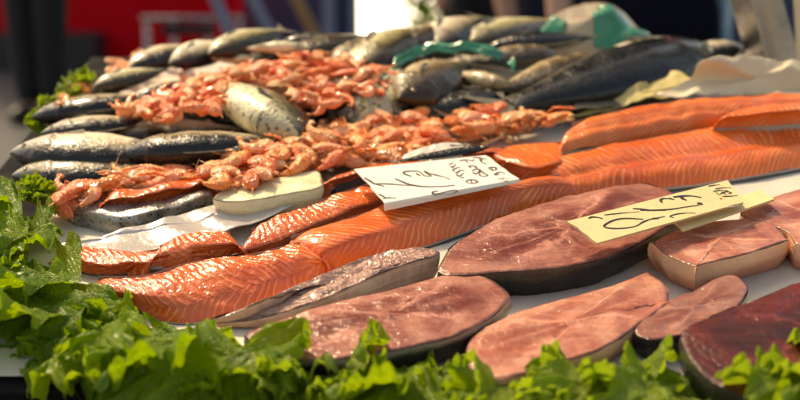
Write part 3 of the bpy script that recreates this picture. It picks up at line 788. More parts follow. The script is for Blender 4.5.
L1 = [g430((150,155),(190,140)), g430((165,165),(180,178),(205,152)), g430((175,200),(225,178),(240,186)), g430((180,205),(200,212)), g430((205,225),(250,200),(275,208)), g430((212,232),(235,248),(270,225)), g430((240,262),(275,258)), g430((285,288),(330,275),(380,290),(350,305),(300,300),(290,288)), g430((325,280),(335,300)),
      g430((235,125),(290,118),(350,128)), g430((285,120),(300,140)), g430((345,122),(350,112)), g430((305,168),(345,165),(380,180),(355,178)), g430((310,172),(330,182)), g430((335,205),(375,190),(400,200),(440,230),(465,240),(430,250),(400,240)), g430((340,215),(370,230),(395,205)), g430((400,205),(395,245)),
      g430((340,98),(400,100),(455,115)), g430((395,105),(420,140),(455,150)), g430((420,110),(400,128)), g430((465,180),(520,178),(528,195),(490,200),(468,182)), g430((490,178),(500,205)), g430((510,235),(560,215),(600,228)), g430((520,240),(555,232))]
write(*cardA, [[1.0]+s for s in L1], M['ink'], 'small_writing')
write(*cardA, [[.7]+g430((540,272),(590,262),(570,285)), [.7]+g430((590,290),(620,285),(650,300),(685,290)), [.7]+g430((600,270),(640,268))], M['ink_grey'], 'faded_writing')
write(*cardA, [[.6]+g430((150,245),(158,248)), [.5]+g430((145,270),(158,275)), [.5]+g430((300,140),(318,146))], M['ink_red'], 'red_mark')

cardC = card('price_card', [(664,213),(762,190),(774,199),(683,230)], [.044, .046, .046, .046], M['card_yellow'], .0022, 'blank loose card poking out from under the yellow price card')
cardB = card('price_card', [(568,221),(728,180),(744,202),(597,243)], [.060, .060, .056, .054], M['card_yellow'], .0022, 'yellowed price card with black price lying on the large pink grey steak')
gA = lambda *pts: [(565 + x*.1376, 190 + y*.1376) for x, y in pts]
gB = lambda *pts: [(640 + x*.125, 180 + y*.125) for x, y in pts]
S = [[1.2]+gA((172,205),(195,195),(240,198),(275,207)), [.7]+gA((285,180),(360,172),(440,164),(540,156)), [1.2]+gA((492,133),(560,138),(630,146),(727,146)), 
     [1.1]+gA((570,212),(480,205),(400,208),(330,228),(285,258),(300,272),(360,278),(440,275),(510,262),(570,232),(620,212),(680,206)), [.9]+gA((625,210),(680,200),(727,190)),
     [1.1]+gB((0,240),(130,240),(250,232),(360,215),(470,200)), [1.9]+gB((460,190),(485,185),(500,195)), [.9]+gB((0,345),(60,320),(120,300)), [1.1]+gB((235,290),(270,300)), [.8]+gB((240,285),(300,270),(380,262),(445,265)),
     [1.3]+gB((180,180),(165,165),(180,148),(230,148),(275,155)), [1.2]+gB((235,140),(262,155)), [1.5]+gB((265,135),(330,128),(400,125),(490,138)), [2.0]+gB((325,130),(345,150),(372,160)), ]
write(*cardB, S, M['ink'])
write(*cardB, [[.8]+gB(*p) for p in (((545,48),(600,40),(640,36)), ((585,92),(640,80),(700,84)), ((600,70),(660,62),(730,60)), ((640,110),(690,92),(735,102),(700,108)), ((660,130),(720,128),(780,122)), ((650,90),(690,118)), ((690,80),(730,104)), ((610,100),(640,120)))], M['ink'], 'small_writing')
write(*cardB, [[.8]+gB((690,220),(730,205),(770,190)), [.7]+gB((715,215),(760,208),(790,195))], M['ink_grey'], 'faded_writing')
write(*cardB, [[1.4]+gB((475,188),(490,200)), [1.3]+gB((640,150),(655,145))], M['ink_red'], 'red_mark')

# ------------------------------------------------------------------ whole fish
fish('bass', (8,152), (200,150), .026, 'big sea bass with dark head at the left counter edge above the small lettuce tuft', roll=-8)
fish('bass_bent', (14,176), (188,170), .012, 'dark sea bass lying under the big one behind the orange prawns', roll=-11)
fish('bass', (116,158), (330,140), .030, 'black backed sea bass in the middle of the front fish row', roll=-10)
fish('bass_bent', (110,128), (235,116), .024, 'small sea bass with pale belly just above the front fish row', roll=-15)
fish('bass_bent', (36,118), (190,106), .030, 'sea bass with pinkish nose at the left edge in the second row', roll=-6)
fish('bass', (92,140), (260,128), .02, 'sea bass wedged behind the front fish row', roll=-5)
fish('bream', (302,136), (212,84), .050, 'thick olive sea bream with open gill facing right in the middle', dorsal=1, roll=20)
fish('black', (178,163), (372,132), .014, 'black fish lying against the back of the langoustines', roll=-5)
fish('olive', (292,120), (405,98), .02, 'grey mullet lying behind the langoustines right of the olive bream', roll=-10)
fish('bream', (352,126), (392,52), .03, 'cream bream standing on edge left of the green wrapped tray', roll=-6, dorsal=1)
fish('bass', (130,98), (186,74), .04, 'small cream bass beside the red prawn heap', roll=0)
fish('black', (150,86), (184,106), .035, 'little black fish next to the small cream bass', roll=0)
fish('olive', (88,96), (160,68), .03, 'grey mullet at the left back corner next to the orange pieces', roll=-10)
fish('bass', (66,106), (150,92), .02, 'slim bass in the left back corner', roll=-15)
fish('cream', (132,70), (212,50), .05, 'pale fish lying on the far left heap', roll=10)
fish('cream', (170,66), (250,44), .05, 'pale cream fish on the far heap next to the railing', roll=15)
fish('olive', (262,58), (196,64), .045, 'olive fish with a cream belly at the far heap before the leaning poles', roll=20, dorsal=1)
fish('olive', (248,62), (330,36), .05, 'dark olive fish at the far side of the red prawn heap', roll=-10)
fish('olive', (312,48), (236,52), .065, 'olive fish on top of the far row with its pale belly up', roll=30, dorsal=1)
fish('brown', (288,56), (372,38), .05, 'brown fish with a pale side behind the red prawn heap', roll=-10)
fish('black', (385,52), (320,60), .03, 'black fish in the far row under the shop window', roll=0)  # window here means the glowing pane added for the sunlit area
fish('olive', (352,74), (438,22), .05, 'olive fish slanting up before the bright shop window', roll=5)  # the window is the added glow of the sunlit opening
fish('black', (362,76), (448,42), .04, 'black fish under the slanting olive one', roll=-10)
fish('brown', (398,50), (450,18), .06, 'brown fish left of the pink one under the yellow green plant', roll=10)
fish('cream', (432,54), (492,20), .05, 'pinkish fish standing up behind the green wrapped tray', roll=15)
fish('olive', (462,50), (572,22), .045, 'long olive fish behind the green wrapped tray', roll=0)
fish('black', (486,48), (600,34), .055, 'black fish next to the green bag', roll=-10)
fish('brown', (606,62), (484,92), .045, 'large brown fish right of the green wrapped tray with its head to the right', roll=-7)
fish('olive', (598,78), (500,98), .02, 'olive fish with a pale belly under the large brown fish', roll=-10)
fish('black', (516,96), (372,112), .03, 'dark backed fish lying in front of the green wrapped tray', roll=-7)
fish('black', (712,54), (492,110), .042, 'longest black fish stretching towards the metal post', roll=-7)
fish('black', (700,44), (560,70), .055, 'black fish behind the longest black one', roll=-15)
fish('cream', (652,46), (566,62), .06, 'pale pinkish fish coming out of the green bag', roll=25, dorsal=1)
fish('cream', (742,50), (680,58), .03, 'small pale fish next to the foot of the metal post', roll=0)
fish('lump', (400,98), (470,62), .05, 'round brown fish in the left half of the green wrapped tray', roll=10)
fish('lump', (510,84), (440,70), .05, 'round brown fish in the right half of the green wrapped tray', roll=20, dorsal=1)
fish('bass_bent', (26,196), (-90,184), .02, 'silver fish head at the left edge beside the lettuce tuft', roll=0)
fish('slim', (490,147), (388,163), .046, 'thin blue black fish lying along the narrow salmon strip', roll=-5)

fish('bass', (44,134), (166,124), .034, 'slim sea bass with a bright flank in the second row from the lettuce tuft', roll=0)
fish('olive', (150,120), (262,104), .036, 'grey mullet between the far red prawns and the front fish row', roll=5)
fish('bass', (204,118), (306,112), .03, 'sea bass half under the olive bream', roll=0)
fish('olive', (62,112), (150,100), .036, 'small grey mullet at the left back corner in front of the lettuce leaf', roll=5)
fish('black', (196,152), (300,146), .036, 'short black fish on top of the front fish row', roll=0)
fish('olive', (96,88), (176,72), .044, 'small mottled mullet on the far left heap', roll=10)
fish('black', (280,44), (360,34), .06, 'short black fish before the orange brown wooden pole', roll=0)
fish('olive', (212,54), (288,34), .06, 'mottled mullet at the far edge before the blue grey poles', roll=10)
fish('brown', (330,62), (398,32), .055, 'brown fish left of the bright window on the far row', roll=5)  # window: the emissive pane standing for sunlit ground or wall
fish('olive', (596,88), (470,106), .03, 'mottled mullet on its side left of the flat cream paper strip', roll=-5)
fish('brown', (556,52), (450,60), .055, 'brown fish right behind the green net', roll=0)

# green wrapped tray, green bag
root = empty('wrapped_tray', at(P(455, 92, 0)), 'low tray edged with green net and clear wrap holding two round brown fish', 'tray')
def ribbon(pts, w, mat, name, root, k=0, thick=.002):
    p = spline([P(*q) for q in pts], 60); c = P(455, 92, 0); vs = []; fs = []
    for i, q in enumerate(p):
        for j in range(7):
            s = (j/6-.5); vs.append(q + Vector((.004*fn(q, 60, j), .012*s + .005*fn(q, 50, j+k), w*(s) + .006*fn(q, 40, k))) - c)
    for i in range(59):
        for j in range(6): fs.append((i*7+j, (i+1)*7+j, (i+1)*7+j+1, i*7+j+1))
    o = mesh(name, vs, fs, mat, root); m_ = o.modifiers.new('solid', 'SOLIDIFY'); m_.thickness = thick; return o
ribbon([(392,80,.05),(398,62,.06),(420,50,.065),(450,48,.07),(485,50,.07),(508,58,.06),(514,70,.05)], .011, M['green_plastic'], 'green_net', root)
ribbon([(396,62,.05),(389,85,.04),(394,104,.03),(408,112,.025),(450,104,.025),(495,92,.025),(518,80,.03)], .024, M['clear_bag'], 'wrap_edge', root, 4)
def hump(name, c3, rx_, ry_, h, mat, root=None, m=None, lump=.012, k=0, cut=None):
    c = P(*c3); vs = []; fs = []; nu, nv = 72, 26
    for j in range(nv+1):
        th = pi/2*j/nv
        for i in range(nu):
            ph = 2*pi*i/nu; q = Vector((rx_*cos(th)*cos(ph), ry_*cos(th)*sin(ph), h*sin(th)))
            w = 1-2*abs(fn(q, 17, k)); q = q*(1 + .22*fn(q, 14, k)) + Vector((0, 0, lump*w*sin(th)*.7)); vs.append(q)
    for j in range(nv):
        for i in range(nu):
            ph = 2*pi*(i+.5)/nu
            if cut and not cut(j/nv, ph): continue
            fs.append((j*nu+i, j*nu+(i+1) % nu, (j+1)*nu+(i+1) % nu, (j+1)*nu+i))
    used = sorted({v for f in fs for v in f}); ix = {v: i for i, v in enumerate(used)}
    o = mesh(name, [vs[v] for v in used], [tuple(ix[v] for v in f) for f in fs], mat, root, m)
    md = o.modifiers.new('solid', 'SOLIDIFY'); md.thickness = .0015; return o
root = empty('plastic_bag', at(P(588, 58, 0)), 'pale plastic bag with green patches heaped over fish at the far right', 'plastic bag')
hump('bag', (588,58,0), .098, .06, .066, M['clear_bag'], root, lump=.024, k=2)

def green(t, p, lo, hi, a, b_, k):
    e = .10*fn((3*cos(p), 3*sin(p), t*5), 1, k)
    return lo < t+e < hi and a < p + 2.2*e < b_
hump('green_patch', (588,58,0), .100, .062, .068, M['green_plastic'], root, lump=.024, k=2, cut=lambda t, p: green(t, p, .3, .9, 4.7, 6.2, 3))
hump('green_patch', (588,58,0), .100, .062, .068, M['green_plastic'], root, lump=.024, k=2, cut=lambda t, p: green(t, p, .12, .6, 3.5, 4.0, 5))

# ------------------------------------------------------------------ prawns
def inside(x, y, poly):
    r = False; j = len(poly)-1
    for i in range(len(poly)):
        (xi, yi), (xj, yj) = poly[i], poly[j]
        if (yi > y) != (yj > y) and x < (xj-xi)*(y-yi)/(yj-yi)+xi: r = not r
        j = i
    return r
def heap(poly, n, keys, L, hz, label, group, cat='prawn', sep=.45, tilt=.5):
    xs = [p[0] for p in poly]; ys = [p[1] for p in poly]; pts = []; t = 0
    while len(pts) < n and t < n*60:
        t += 1; x, y = rnd(min(xs), max(xs)), rnd(min(ys), max(ys))
        if not inside(x, y, poly): continue
        z = rnd(*hz); p = P(x, y, z)
        if any((p-q).length < sep*L for q in pts): continue
        pts.append(p); prawn(random.choice(keys), p, L*rnd(.85, 1.15), label, group, cat, tilt)
heap([(118,114),(150,97),(190,80),(250,62),(300,55),(350,58),(392,72),(380,92),(350,106),(322,110),(300,98),(262,84),(224,86),(214,112),(170,120)], 100, 'bcbda', .046, (.045, .074), 'small red orange prawn in the big heap before the far row of fish', 'red prawns in the far heap', sep=.26)
def mass(poly, n, keys, L, hz, name, label, cat, mt):
    b = MB(); xs = [p[0] for p in poly]; ys = [p[1] for p in poly]; k = 0; uv = []; c = P(sum(xs)/len(xs), sum(ys)/len(ys), 0)
    while k < n:
        x, y = rnd(min(xs), max(xs)), rnd(min(ys), max(ys))
        if not inside(x, y, poly): continue
        k += 1; src = PR[random.choice(keys)]
        m = Matrix.Translation(P(x, y, rnd(*hz)) - c) @ Matrix.Rotation(rnd(0, 2*pi), 4, 'Z') @ Matrix.Rotation(rnd(-.6, .6), 4, 'X') @ Matrix.Translation((-.35*L, 0, 0)) @ Matrix.Diagonal((L, L, L, 1))
        for ch in src.children:
            if ch.name.startswith(('body', 'tail')):
                me = ch.data; u0 = [0]*len(me.vertices)
                if me.uv_layers:
                    for lp in me.loops: u0[lp.vertex_index] = me.uv_layers[0].data[lp.index].uv[:]
                uv += [q or (0, 0) for q in u0]
                b.add([m @ v.co for v in me.vertices], [tuple(p.vertices) for p in me.polygons])
    return tag(mesh(name, b.v, b.f, mt, None, at(c), uv), label, cat, None, 'stuff')
mass([(122,112),(150,97),(190,80),(250,62),(300,55),(350,58),(392,72),(380,92),(350,106),(322,110),(300,98),(262,84),(224,86),(214,112),(170,118)], 260, 'bcda', .046, (.008, .064), 'prawn_heap', 'lower layers of the big red prawn heap before the far row of fish', 'prawn heap', M['prawn_red'])
heap([(206,164),(240,152),(300,137),(352,126),(372,142),(340,160),(300,170),(262,176),(225,184),(210,180)], 62, 'abdcm', .056, (.016, .048), 'orange prawn in the heap behind the cream fish block', 'orange prawns in the near heap', 'prawn', .2, .4)
heap([(325,132),(400,116),(440,110),(520,108),(560,116),(535,130),(480,140),(420,150),(372,160),(340,165)], 84, 'abdcm', .056, (.014, .042), 'orange prawn in the long row behind the narrow salmon strip', 'orange prawns in the long row', 'prawn', .2, .4)
heap([(46,205),(70,188),(110,176),(160,168),(212,166),(205,178),(140,190),(100,196),(60,210)], 26, 'abcl', .058, (.014, .034), 'orange prawn lying between the dark sea bass and the spotted salmon', 'orange prawns at the left', sep=.2)
heap([(88,76),(100,64),(140,54),(205,46),(210,56),(150,68),(110,82),(80,96),(60,104),(62,92)], 22, 'ad', .05, (.02, .05), 'pale orange prawn among the pale fish of the far left heap', 'pale prawns at the far left', sep=.25)
heap([(368,120),(378,108),(386,112),(382,122)], 4, 'bc', .05, (.02, .05), 'red prawn tucked under the cream bream on edge', 'red prawns under the bream', sep=.2)

# ------------------------------------------------------------------ lettuce
LG = ('lettuce leaves along the front', 'frilly green lettuce leaf in the thick border along the front edge')
LL = ('lettuce leaves along the left side', 'frilly deep green lettuce leaf in the border along the left edge')
LR = ('lettuce leaves at the right corner', 'pale green lettuce leaf in the clump at the right front corner')
def bunch(rows, grp, kinds_):
    for (x, y, z, s, az, pt) in rows:
        leaf(x + rnd(-6, 6), y + rnd(-3, 3), z, s*rnd(.9, 1.1), R(az + rnd(-22, 22)), R(pt + rnd(-8, 8)), R(rnd(-14, 14)), random.choice(kinds_), grp[1], grp[0])
def border(poly, n, hz, size, az, grp, kinds_, sep=.022, pit=(-14, 22)):
    xs = [p[0] for p in poly]; ys = [p[1] for p in poly]; t = 0; pts = []
    while len(pts) < n and t < n*80:
        t += 1; x, y = rnd(min(xs), max(xs)), rnd(min(ys), max(ys))
        if not inside(x, y, poly): continue
        z = rnd(*hz); q = P(x, y, z)
        if any((q-o).length < sep for o in pts): continue
        pts.append(q)
        leaf(x, y, z, rnd(*size), R(az + rnd(-55, 55)), R(rnd(*pit)), R(rnd(-25, 25)), random.choice(kinds_), grp[1], grp[0])
border([(-60,214),(-8,214),(22,240),(10,268),(40,296),(30,316),(-60,316)], 22, (.012, .034), (.07, .105), -60, LL, (0, 1, 1), .028, (-18, 8))
border([(34,306),(76,318),(120,346),(165,362),(215,368),(250,374),(250,380),(200,382),(150,386),(90,362),(45,326)], 22, (.004, .022), (.07, .10), -8, LG, (0, 0, 1), .026, (-24, 4))
border([(255,378),(300,382),(345,380),(400,388),(440,396),(500,402),(560,402),(560,408),(400,402),(340,392),(255,388)], 17, (.004, .018), (.065, .09), 0, LG, (0, 0, 2), .024, (-14, 12))
border([(555,402),(600,386),(630,376),(646,388),(655,408),(560,410)], 12, (.012, .032), (.058, .08), 0, LG, (0, 2, 2), .022, (-10, 16))
border([(782,384),(800,370),(850,362),(850,410),(776,410)], 13, (.03, .052), (.055, .08), 0, LR, (2, 2, 0), .022, (-8, 18))
for (x, y, z, s, az, lb) in ((34,190,.03,.035,-20,'small curly lettuce tuft between the silver fish head and the orange prawns'), (42,196,.03,.03,60,'small curly lettuce tuft beside the bigger one at the orange prawns'),
                      (54,102,.03,.034,-80,'bright lettuce tuft at the left back corner of the counter'), (82,80,.04,.036,-100,'lettuce leaf sticking up behind the far left heap'), (42,124,.02,.03,-80,'lettuce scrap under the pinkish nosed sea bass'), (72,90,.035,.03,-60,'lettuce leaf between the two far left tufts')):
    for k in range(3): leaf(x + rnd(-4, 4), y + rnd(-3, 3), z, s*rnd(.8, 1.1), R(az + 120*k), R(30), R(rnd(-20, 20)), random.choice((0, 2)), lb, 'lettuce tuft: ' + lb)

# things at the very front: white tray corner and hanging paper
b = MB(); q = P(-20, 352, -.01)
root = empty('plastic_tray', at(q), 'white plastic tray corner sticking out below the lettuce at the lower left', 'tray')
MB().box((-.12, -.055, -.035), (.047, .03, -.03)).build('base', M['tray'], root, bevel=.003)
MB().box((-.12, -.058, -.034), (.05, -.055, .004)).build('front_rim', M['tray'], root, bevel=.001)
MB().box((.0475, -.0545, -.034), (.050, .03, .004)).build('side_rim', M['tray'], root, bevel=.001)
sheet('hanging_paper', [(318,384,-.002),(340,372,.004),(368,378,.002),(372,402,-.03),(345,408,-.04),(318,402,-.03)], M['paper'], 'white paper corner showing below the front lettuce', 'paper', .006, 20)

# ------------------------------------------------------------------ metal post on the counter
p0 = P(776, 70, .004); root = empty('canopy_post', at(p0), 'leaning square metal post standing on the cream paper at the right back', 'post')
d_ = ray(756, 0); top = CAM + d_*(p0.y/d_.y); ax = (top-p0).normalized(); sx = ax.cross(Vector((0, 1, 0))).normalized(); sy = ax.cross(sx)
mm = Matrix((sx, sy, ax)).transposed().to_4x4() @ Matrix.Rotation(R(24), 4, 'Z')
b = MB(); b.box((-.026, -.026, -.01), (.026, .026, 1.1), mm); b.build('tube', M['steel'], root, bevel=.003)
b = MB(); b.box((-.0275, -.0255, -.008), (-.0262, .008, 1.09), mm).build('reflection_strip', M['brown_reflection'], root)  # thin sheet paints the brown reflection on the left face
b = MB(); q = P(806, 70, .02); b.box((-.012, -.003, -.02), (.012, .003, .16), Matrix.Rotation(R(-10), 4, 'Y'))
tag(b.build('cream_board', M['cream_paper'], None, at(q), bevel=.001), 'thin cream board standing up beside the metal post', 'board')

# ================================================================== THE STREET BEHIND
tag(mesh('ground', [(-40, -10, 0), (40, -10, 0), (40, 60, 0), (-40, 60, 0)], [(0, 1, 2, 3)], M['floor']), kind='structure')
def wbox(name, lo, hi, mat, label, cat, bevel=.01):
    c = Vector(((lo[0]+hi[0])/2, (lo[1]+hi[1])/2, lo[2])); b = MB()
    b.box(Vector(lo)-c, Vector(hi)-c); return tag(b.build(name, mat, None, Matrix.Translation(c), bevel=bevel), label, cat)
xw = lambda px, d: W(px, 50, d).x
zw = lambda py, d: W(400, py, d).z
D = 9.0; HB = 14.  # walls carried up out of view to block low sky reflections
wbox('red_wall', (xw(-95, D), D, 0), (xw(238, D), D+.25, HB), M['red'], 'plain dark red painted wall behind the stall', 'wall')
wbox('low_board', (xw(-90, D), D-.35, .002), (xw(104, D), D-.01, zw(32, D)), M['darkbox'], 'low dark board standing against the red wall', 'board')
root = empty('shop_front', Matrix.Translation((xw(340, 9.6), 9.6, 0)), 'blue grey shop front with a glowing sunlit opening behind the far row of fish', 'shop front')
inv = root.matrix_world.inverted()
def part(name, lo, hi, mat, bev=.005):
    b = MB(); b.box(inv @ Vector(lo), inv @ Vector(hi)); return b.build(name, mat, root, bevel=bev)
d = 9.6
part('wall', (xw(242, d), d, 0), (xw(322, d), d+.2, HB), M['blue_wall'])
part('wall', (xw(446, d), d, 0), (xw(900, d), d+.2, HB), M['blue_wall'])
part('lintel', (xw(322, d)+.003, d+.01, 2.1), (xw(446, d)-.003, d+.19, HB), M['blue_wall'])
part('glow_pane', (xw(359, d), d+.08, .05), (xw(446, d)-.004, d+.10, 2.09), M['sunlit_glow'], 0)  # glowing surface added for the sunlit opening
part('frame', (xw(322, d)+.003, d-.02, .0), (xw(334, d), d+.12, 2.09), M['blue_post'])
part('door_panel', (xw(334, d)+.003, d+.05, .0), (xw(350, d)-.003, d+.09, 2.09), M['blue_wall'])
part('frame', (xw(350, d), d-.02, .0), (xw(359, d)-.002, d+.12, 2.09), M['blue_post'])
# railing
root = empty('metal_railing', Matrix.Translation(W(192, 60, 7.6) * Vector((1, 1, 0)).to_3d() if False else Vector((xw(192, 7.6), 7.6, 0))), 'grey metal railing in front of the red wall', 'railing')
inv = root.matrix_world.inverted(); h1 = zw(22, 7.6)
for x in (145, 172, 206, 238):
    MB().tube([inv @ Vector((xw(x, 7.6), 7.6, .0)), inv @ Vector((xw(x, 7.6), 7.6, h1))], .017, 10).build('upright', M['steel'], root, smooth=True)
MB().tube([inv @ Vector((xw(140, 7.6), 7.6, h1+.016)), inv @ Vector((xw(243, 7.6), 7.6, h1+.016))], .017, 10).build('top_rail', M['steel'], root, smooth=True)
MB().box(inv @ Vector((xw(160, 7.6), 7.57, zw(36, 7.6))), inv @ Vector((xw(214, 7.6), 7.60, zw(25, 7.6)))).build('dark_panel', M['darkbox'], root)
for (a, c, mt, lb, dd) in (((203,-30),(236,48),'blue_post','blue grey pole leaning left before the red wall',5.2), ((238,-30),(275,42),'blue_post','blue grey pole leaning left before the shop front',5.4), ((282,-30),(313,32),'wood','orange brown wooden pole leaning left before the shop front',5.0)):
    e1 = W(*a, dd); e2 = W(*c, dd); dirn = (e2-e1).normalized(); foot = e1 + dirn*((0.01-e1.z)/dirn.z); tp = e1 - dirn*.5
    b = MB(); b.tube([Vector(), tp-foot], .024, 12); tag(b.build('leaning_pole', M[mt], None, Matrix.Translation(foot), smooth=True, sharp=40), lb, 'pole', 'poles leaning before the shop front')
# far things on the right
wbox('brown_post', (xw(504, 5.), 5., 0), (xw(534, 5.), 5.12, 2.4), M['brick'], 'terracotta brown post between two dark dressed people', 'post')
wbox('maroon_post', (xw(703, 3.6), 3.6, 0), (xw(721, 3.6), 3.66, 2.4), M['maroon'], 'dark maroon post left of the metal post', 'post')
root = empty('sunlight_gap', Matrix.Translation((xw(729, 3.2), 3.2, zw(52, 3.2)-.1)), 'bluish sunlight bottle added for a sunlit gap behind the small pale fish', 'standin')  # solid added in place of a gap of bluish sunlight
MB().tube([(0, 0, 0), (0, 0, .01), (0, 0, .20), (0, 0, .235), (0, 0, .25)], [.02, .024, .024, .012, .012], 16).build('gap_body', M['gap_blue'], root, smooth=True)
MB().tube([(0, 0, .25), (0, 0, .27)], .0135, 14).build('cap', M['tray'], root, smooth=True, sharp=40)  # white top stands for the glint in that gap
z_ = zw(52, 3.2)-.1
tb = wbox('side_table', (xw(690, 3.2), 3.05, z_-.03), (xw(800, 3.2), 3.5, z_-.001), M['darkbox'], 'dark board table behind the metal post carrying the blue bottle', 'table')
for x in (xw(692, 3.2)+.03, xw(796, 3.2)-.03):
    for y in (3.1, 3.45):
        MB().box((x-.02-tb.location.x, y-.02-tb.location.y, -(z_-.03)), (x+.02-tb.location.x, y+.02-tb.location.y, -.001)).build('leg', M['darkbox'], tb)
# plant before the glowing opening
root = empty('potted_plant', Matrix.Translation((xw(424, 7.), 7., 0)), 'yellow green potted plant before the glowing sunlit opening', 'plant')
MB().tube([(0, 0, 0), (0, 0, .3)], [.09, .13], 18).build('pot', M['darkbox'], root, smooth=True, sharp=40)
b = MB()
for i in range(420):
    a = rnd(0, 2*pi); h = rnd(.3, 1.3); r = .11*rnd(.1, 1); c = Vector((r*cos(a), r*sin(a), h)); dd = Vector((cos(a), sin(a), rnd(-.3, 1))).normalized(); s_ = dd.cross(Vector((0, 0, 1))).normalized()*.03
    b.add([c, c+dd*.05+s_, c+dd*.12, c+dd*.05-s_], [(0, 1, 2, 3)])
b.build('leaves', M['moss'], root)
MB().tube([(0, 0, .25), (.01, 0, 1.2)], [.02, .008], 8).build('stem', M['moss'], root, smooth=True)

# people ------------------------------------------------------------
def person(name, loc, rz, H, legm, topm, label, lean=0., stance=.1):
    root = empty('person', Matrix.Translation(loc) @ Matrix.Rotation(rz, 4, 'Z'), label, 'person')
    s = H/1.75
    def skin_obj(nm, jts, edges, mat, rt=0):
        me = bpy.data.meshes.new(nm); me.from_pydata([Vector(j[0])*s for j in jts], edges, []); me.materials.append(mat)
        o = bpy.data.objects.new(nm, me); COL.objects.link(o); o.parent = root
        o.modifiers.new('skin', 'SKIN'); ss = o.modifiers.new('sub', 'SUBSURF'); ss.levels = 2; ss.render_levels = 2
        for i, j in enumerate(jts):
            v = me.skin_vertices[0].data[i]; r = j[1]*s; v.radius = (r[0], r[1]) if isinstance(r, tuple) else (r, r); v.use_root = i == rt
        for sm in o.modifiers:
            if sm.type == 'SKIN': sm.use_smooth_shade = True
        return o
    J = [((0,0,.95), .08), ((0,0,1.12), .075), ((0,lean*.05,1.30), .09), ((0,lean*.1,1.43), .07), ((0,lean*.1,1.50), .055), ((0,lean*.13,1.58), .075), ((0,lean*.15,1.68), .085), ((0,lean*.15,1.75), .045)]
    E = [(i, i+1) for i in range(7)]
    for sd in (-1, 1):
        b0 = len(J)
        J += [((sd*.20,lean*.08,1.42), .06), ((sd*.25,0,1.15), .045), ((sd*.25,.10,.92), .036), ((sd*.245,.13,.85), .03), ((sd*.24,.15,.79), .02)]
        E += [(3, b0)] + [(b0+i, b0+i+1) for i in range(4)]
        b0 = len(J)
        J += [((sd*.095,0,.86), .06), ((sd*(stance*.5+.05),.015,.50), .045), ((sd*stance,0,.10), .04), ((sd*stance,.06,.045), .04), ((sd*stance,.18,.035), .032)]
        E += [(0, b0)] + [(b0+i, b0+i+1) for i in range(4)]
    skin_obj('body', J, E, M['skin'])
    tr = [((0,0,1.08), .15), ((0,0,.90), .155)]; te = [(0, 1)]
    for sd in (-1, 1):
        b0 = len(tr); tr += [((sd*.095,0,.84), .115), ((sd*(stance*.5+.05),.012,.50), .092), ((sd*stance,.0,.08), .080)]; te += [(1, b0), (b0, b0+1), (b0+1, b0+2)]
    skin_obj('trousers', tr, te, legm)
    jk = [((0,0,.76), .19), ((0,0,1.12), .165), ((0,lean*.05,1.30), .165), ((0,lean*.1,1.45), .10)]; je = [(0, 1), (1, 2), (2, 3)]
    for sd in (-1, 1):
        b0 = len(jk); jk += [((sd*.20,lean*.08,1.42), .08), ((sd*.25,0,1.15), .065), ((sd*.25,.09,.95), .055)]; je += [(3, b0), (b0, b0+1), (b0+1, b0+2)]
    skin_obj('jacket', jk, je, topm)
    for sd in (-1, 1):
        MB().ball((sd*stance*s, .07*s, .05*s), .06*s, sy=2.1, sz=.8).build('shoe', M['shoe'], root, smooth=True)
        MB().ball((sd*.032*s, (.075+lean*.15)*s, 1.665*s), .012*s).build('eye', M['eye'], root, smooth=True)
    MB().ball((0, lean*.15*s-.012*s, 1.70*s), .098*s, sy=1.05, sz=.95).build('hair', M['hair'], root, smooth=True)
    MB().tube([(0, (.082+lean*.15)*s, 1.66*s), (0, (.105+lean*.15)*s, 1.63*s), (0, (.085+lean*.15)*s, 1.62*s)], [.008*s, .014*s, .008*s], 8).build('nose', M['skin'], root, smooth=True)
    return root
person('person', (xw(35, 6.6), 6.6, 0), R(160), 1.75, M['black_cloth'], M['black_cloth'], 'person in black trousers standing before the red wall at the left', stance=.075)
person('person', (xw(474, 4.4), 4.4, 0), R(95), 1.78, M['black_cloth'], M['black_cloth'], 'person in black clothes standing before the glowing sunlit opening', stance=.06)
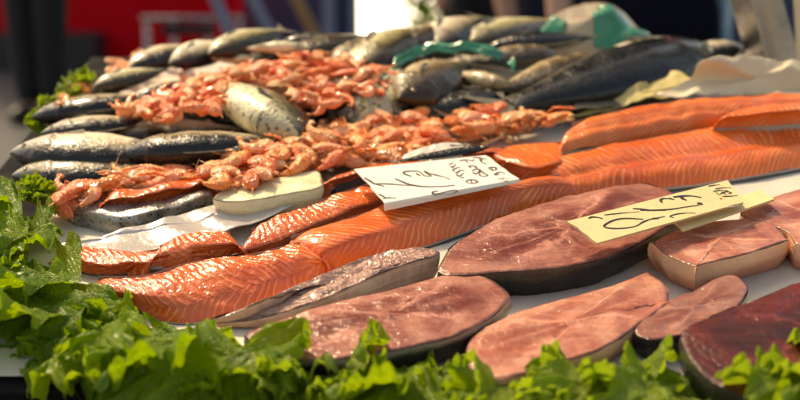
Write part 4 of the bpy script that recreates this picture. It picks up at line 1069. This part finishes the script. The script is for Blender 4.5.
person('person', (xw(655, 3.1), 3.1, 0), R(180), 1.72, M['navy'], M['navy'], 'person in dark navy clothes standing behind the longest black fish', stance=.10)
person('person', (xw(566, 3.7), 3.7, 0), R(200), 1.7, M['denim'], M['denim'], 'person in grey blue clothes standing behind the green bag', stance=.08)

# ================================================================== LIGHT, CAMERA
SUN_EL, SUN_AZ = R(52), R(-32)          # azimuth from straight ahead, clockwise
w = bpy.data.worlds.new('World'); SC.world = w; w.use_nodes = True
nt = w.node_tree; bg = nt.nodes['Background']; sky = nt.nodes.new('ShaderNodeTexSky'); sky.sky_type = 'NISHITA'; sky.sun_disc = False
sky.sun_elevation = SUN_EL; sky.sun_rotation = SUN_AZ; sky.dust_density = 3.
nt.links.new(sky.outputs[0], bg.inputs[0]); bg.inputs[1].default_value = .15
sd = bpy.data.lights.new('sun', 'SUN'); sd.energy = 2.25; sd.angle = R(5); sd.color = (1, .91, .78)
so = bpy.data.objects.new('sun', sd); COL.objects.link(so)
so.rotation_euler = Vector((sin(SUN_AZ)*cos(SUN_EL), cos(SUN_AZ)*cos(SUN_EL), sin(SUN_EL))).to_track_quat('Z', 'Y').to_euler()
cd = bpy.data.cameras.new('camera'); co = bpy.data.objects.new('camera', cd); COL.objects.link(co)
cd.sensor_width = 36; cd.lens = 18/math.tan(R(18)); cd.clip_end = 200; cd.clip_start = .02
co.matrix_world = T @ Matrix.Translation(CAM) @ Matrix.Rotation(pi/2 - CAM_P, 4, 'X')
cd.dof.use_dof = True; cd.dof.focus_distance = 1.17; cd.dof.aperture_fstop = 3.7
SC.camera = co
SC.view_settings.view_transform = 'Standard'; SC.view_settings.look = 'None'; SC.view_settings.gamma = 1
SC.view_settings.exposure = .96
SC.view_settings.use_curve_mapping = False
try:
    SC.view_settings.use_white_balance = True; SC.view_settings.white_balance_temperature = 9500; SC.view_settings.white_balance_tint = 6
except Exception: pass
SC.cycles.use_denoising = True
SC.cycles.max_bounces = 8; SC.cycles.caustics_reflective = False; SC.cycles.caustics_refractive = False
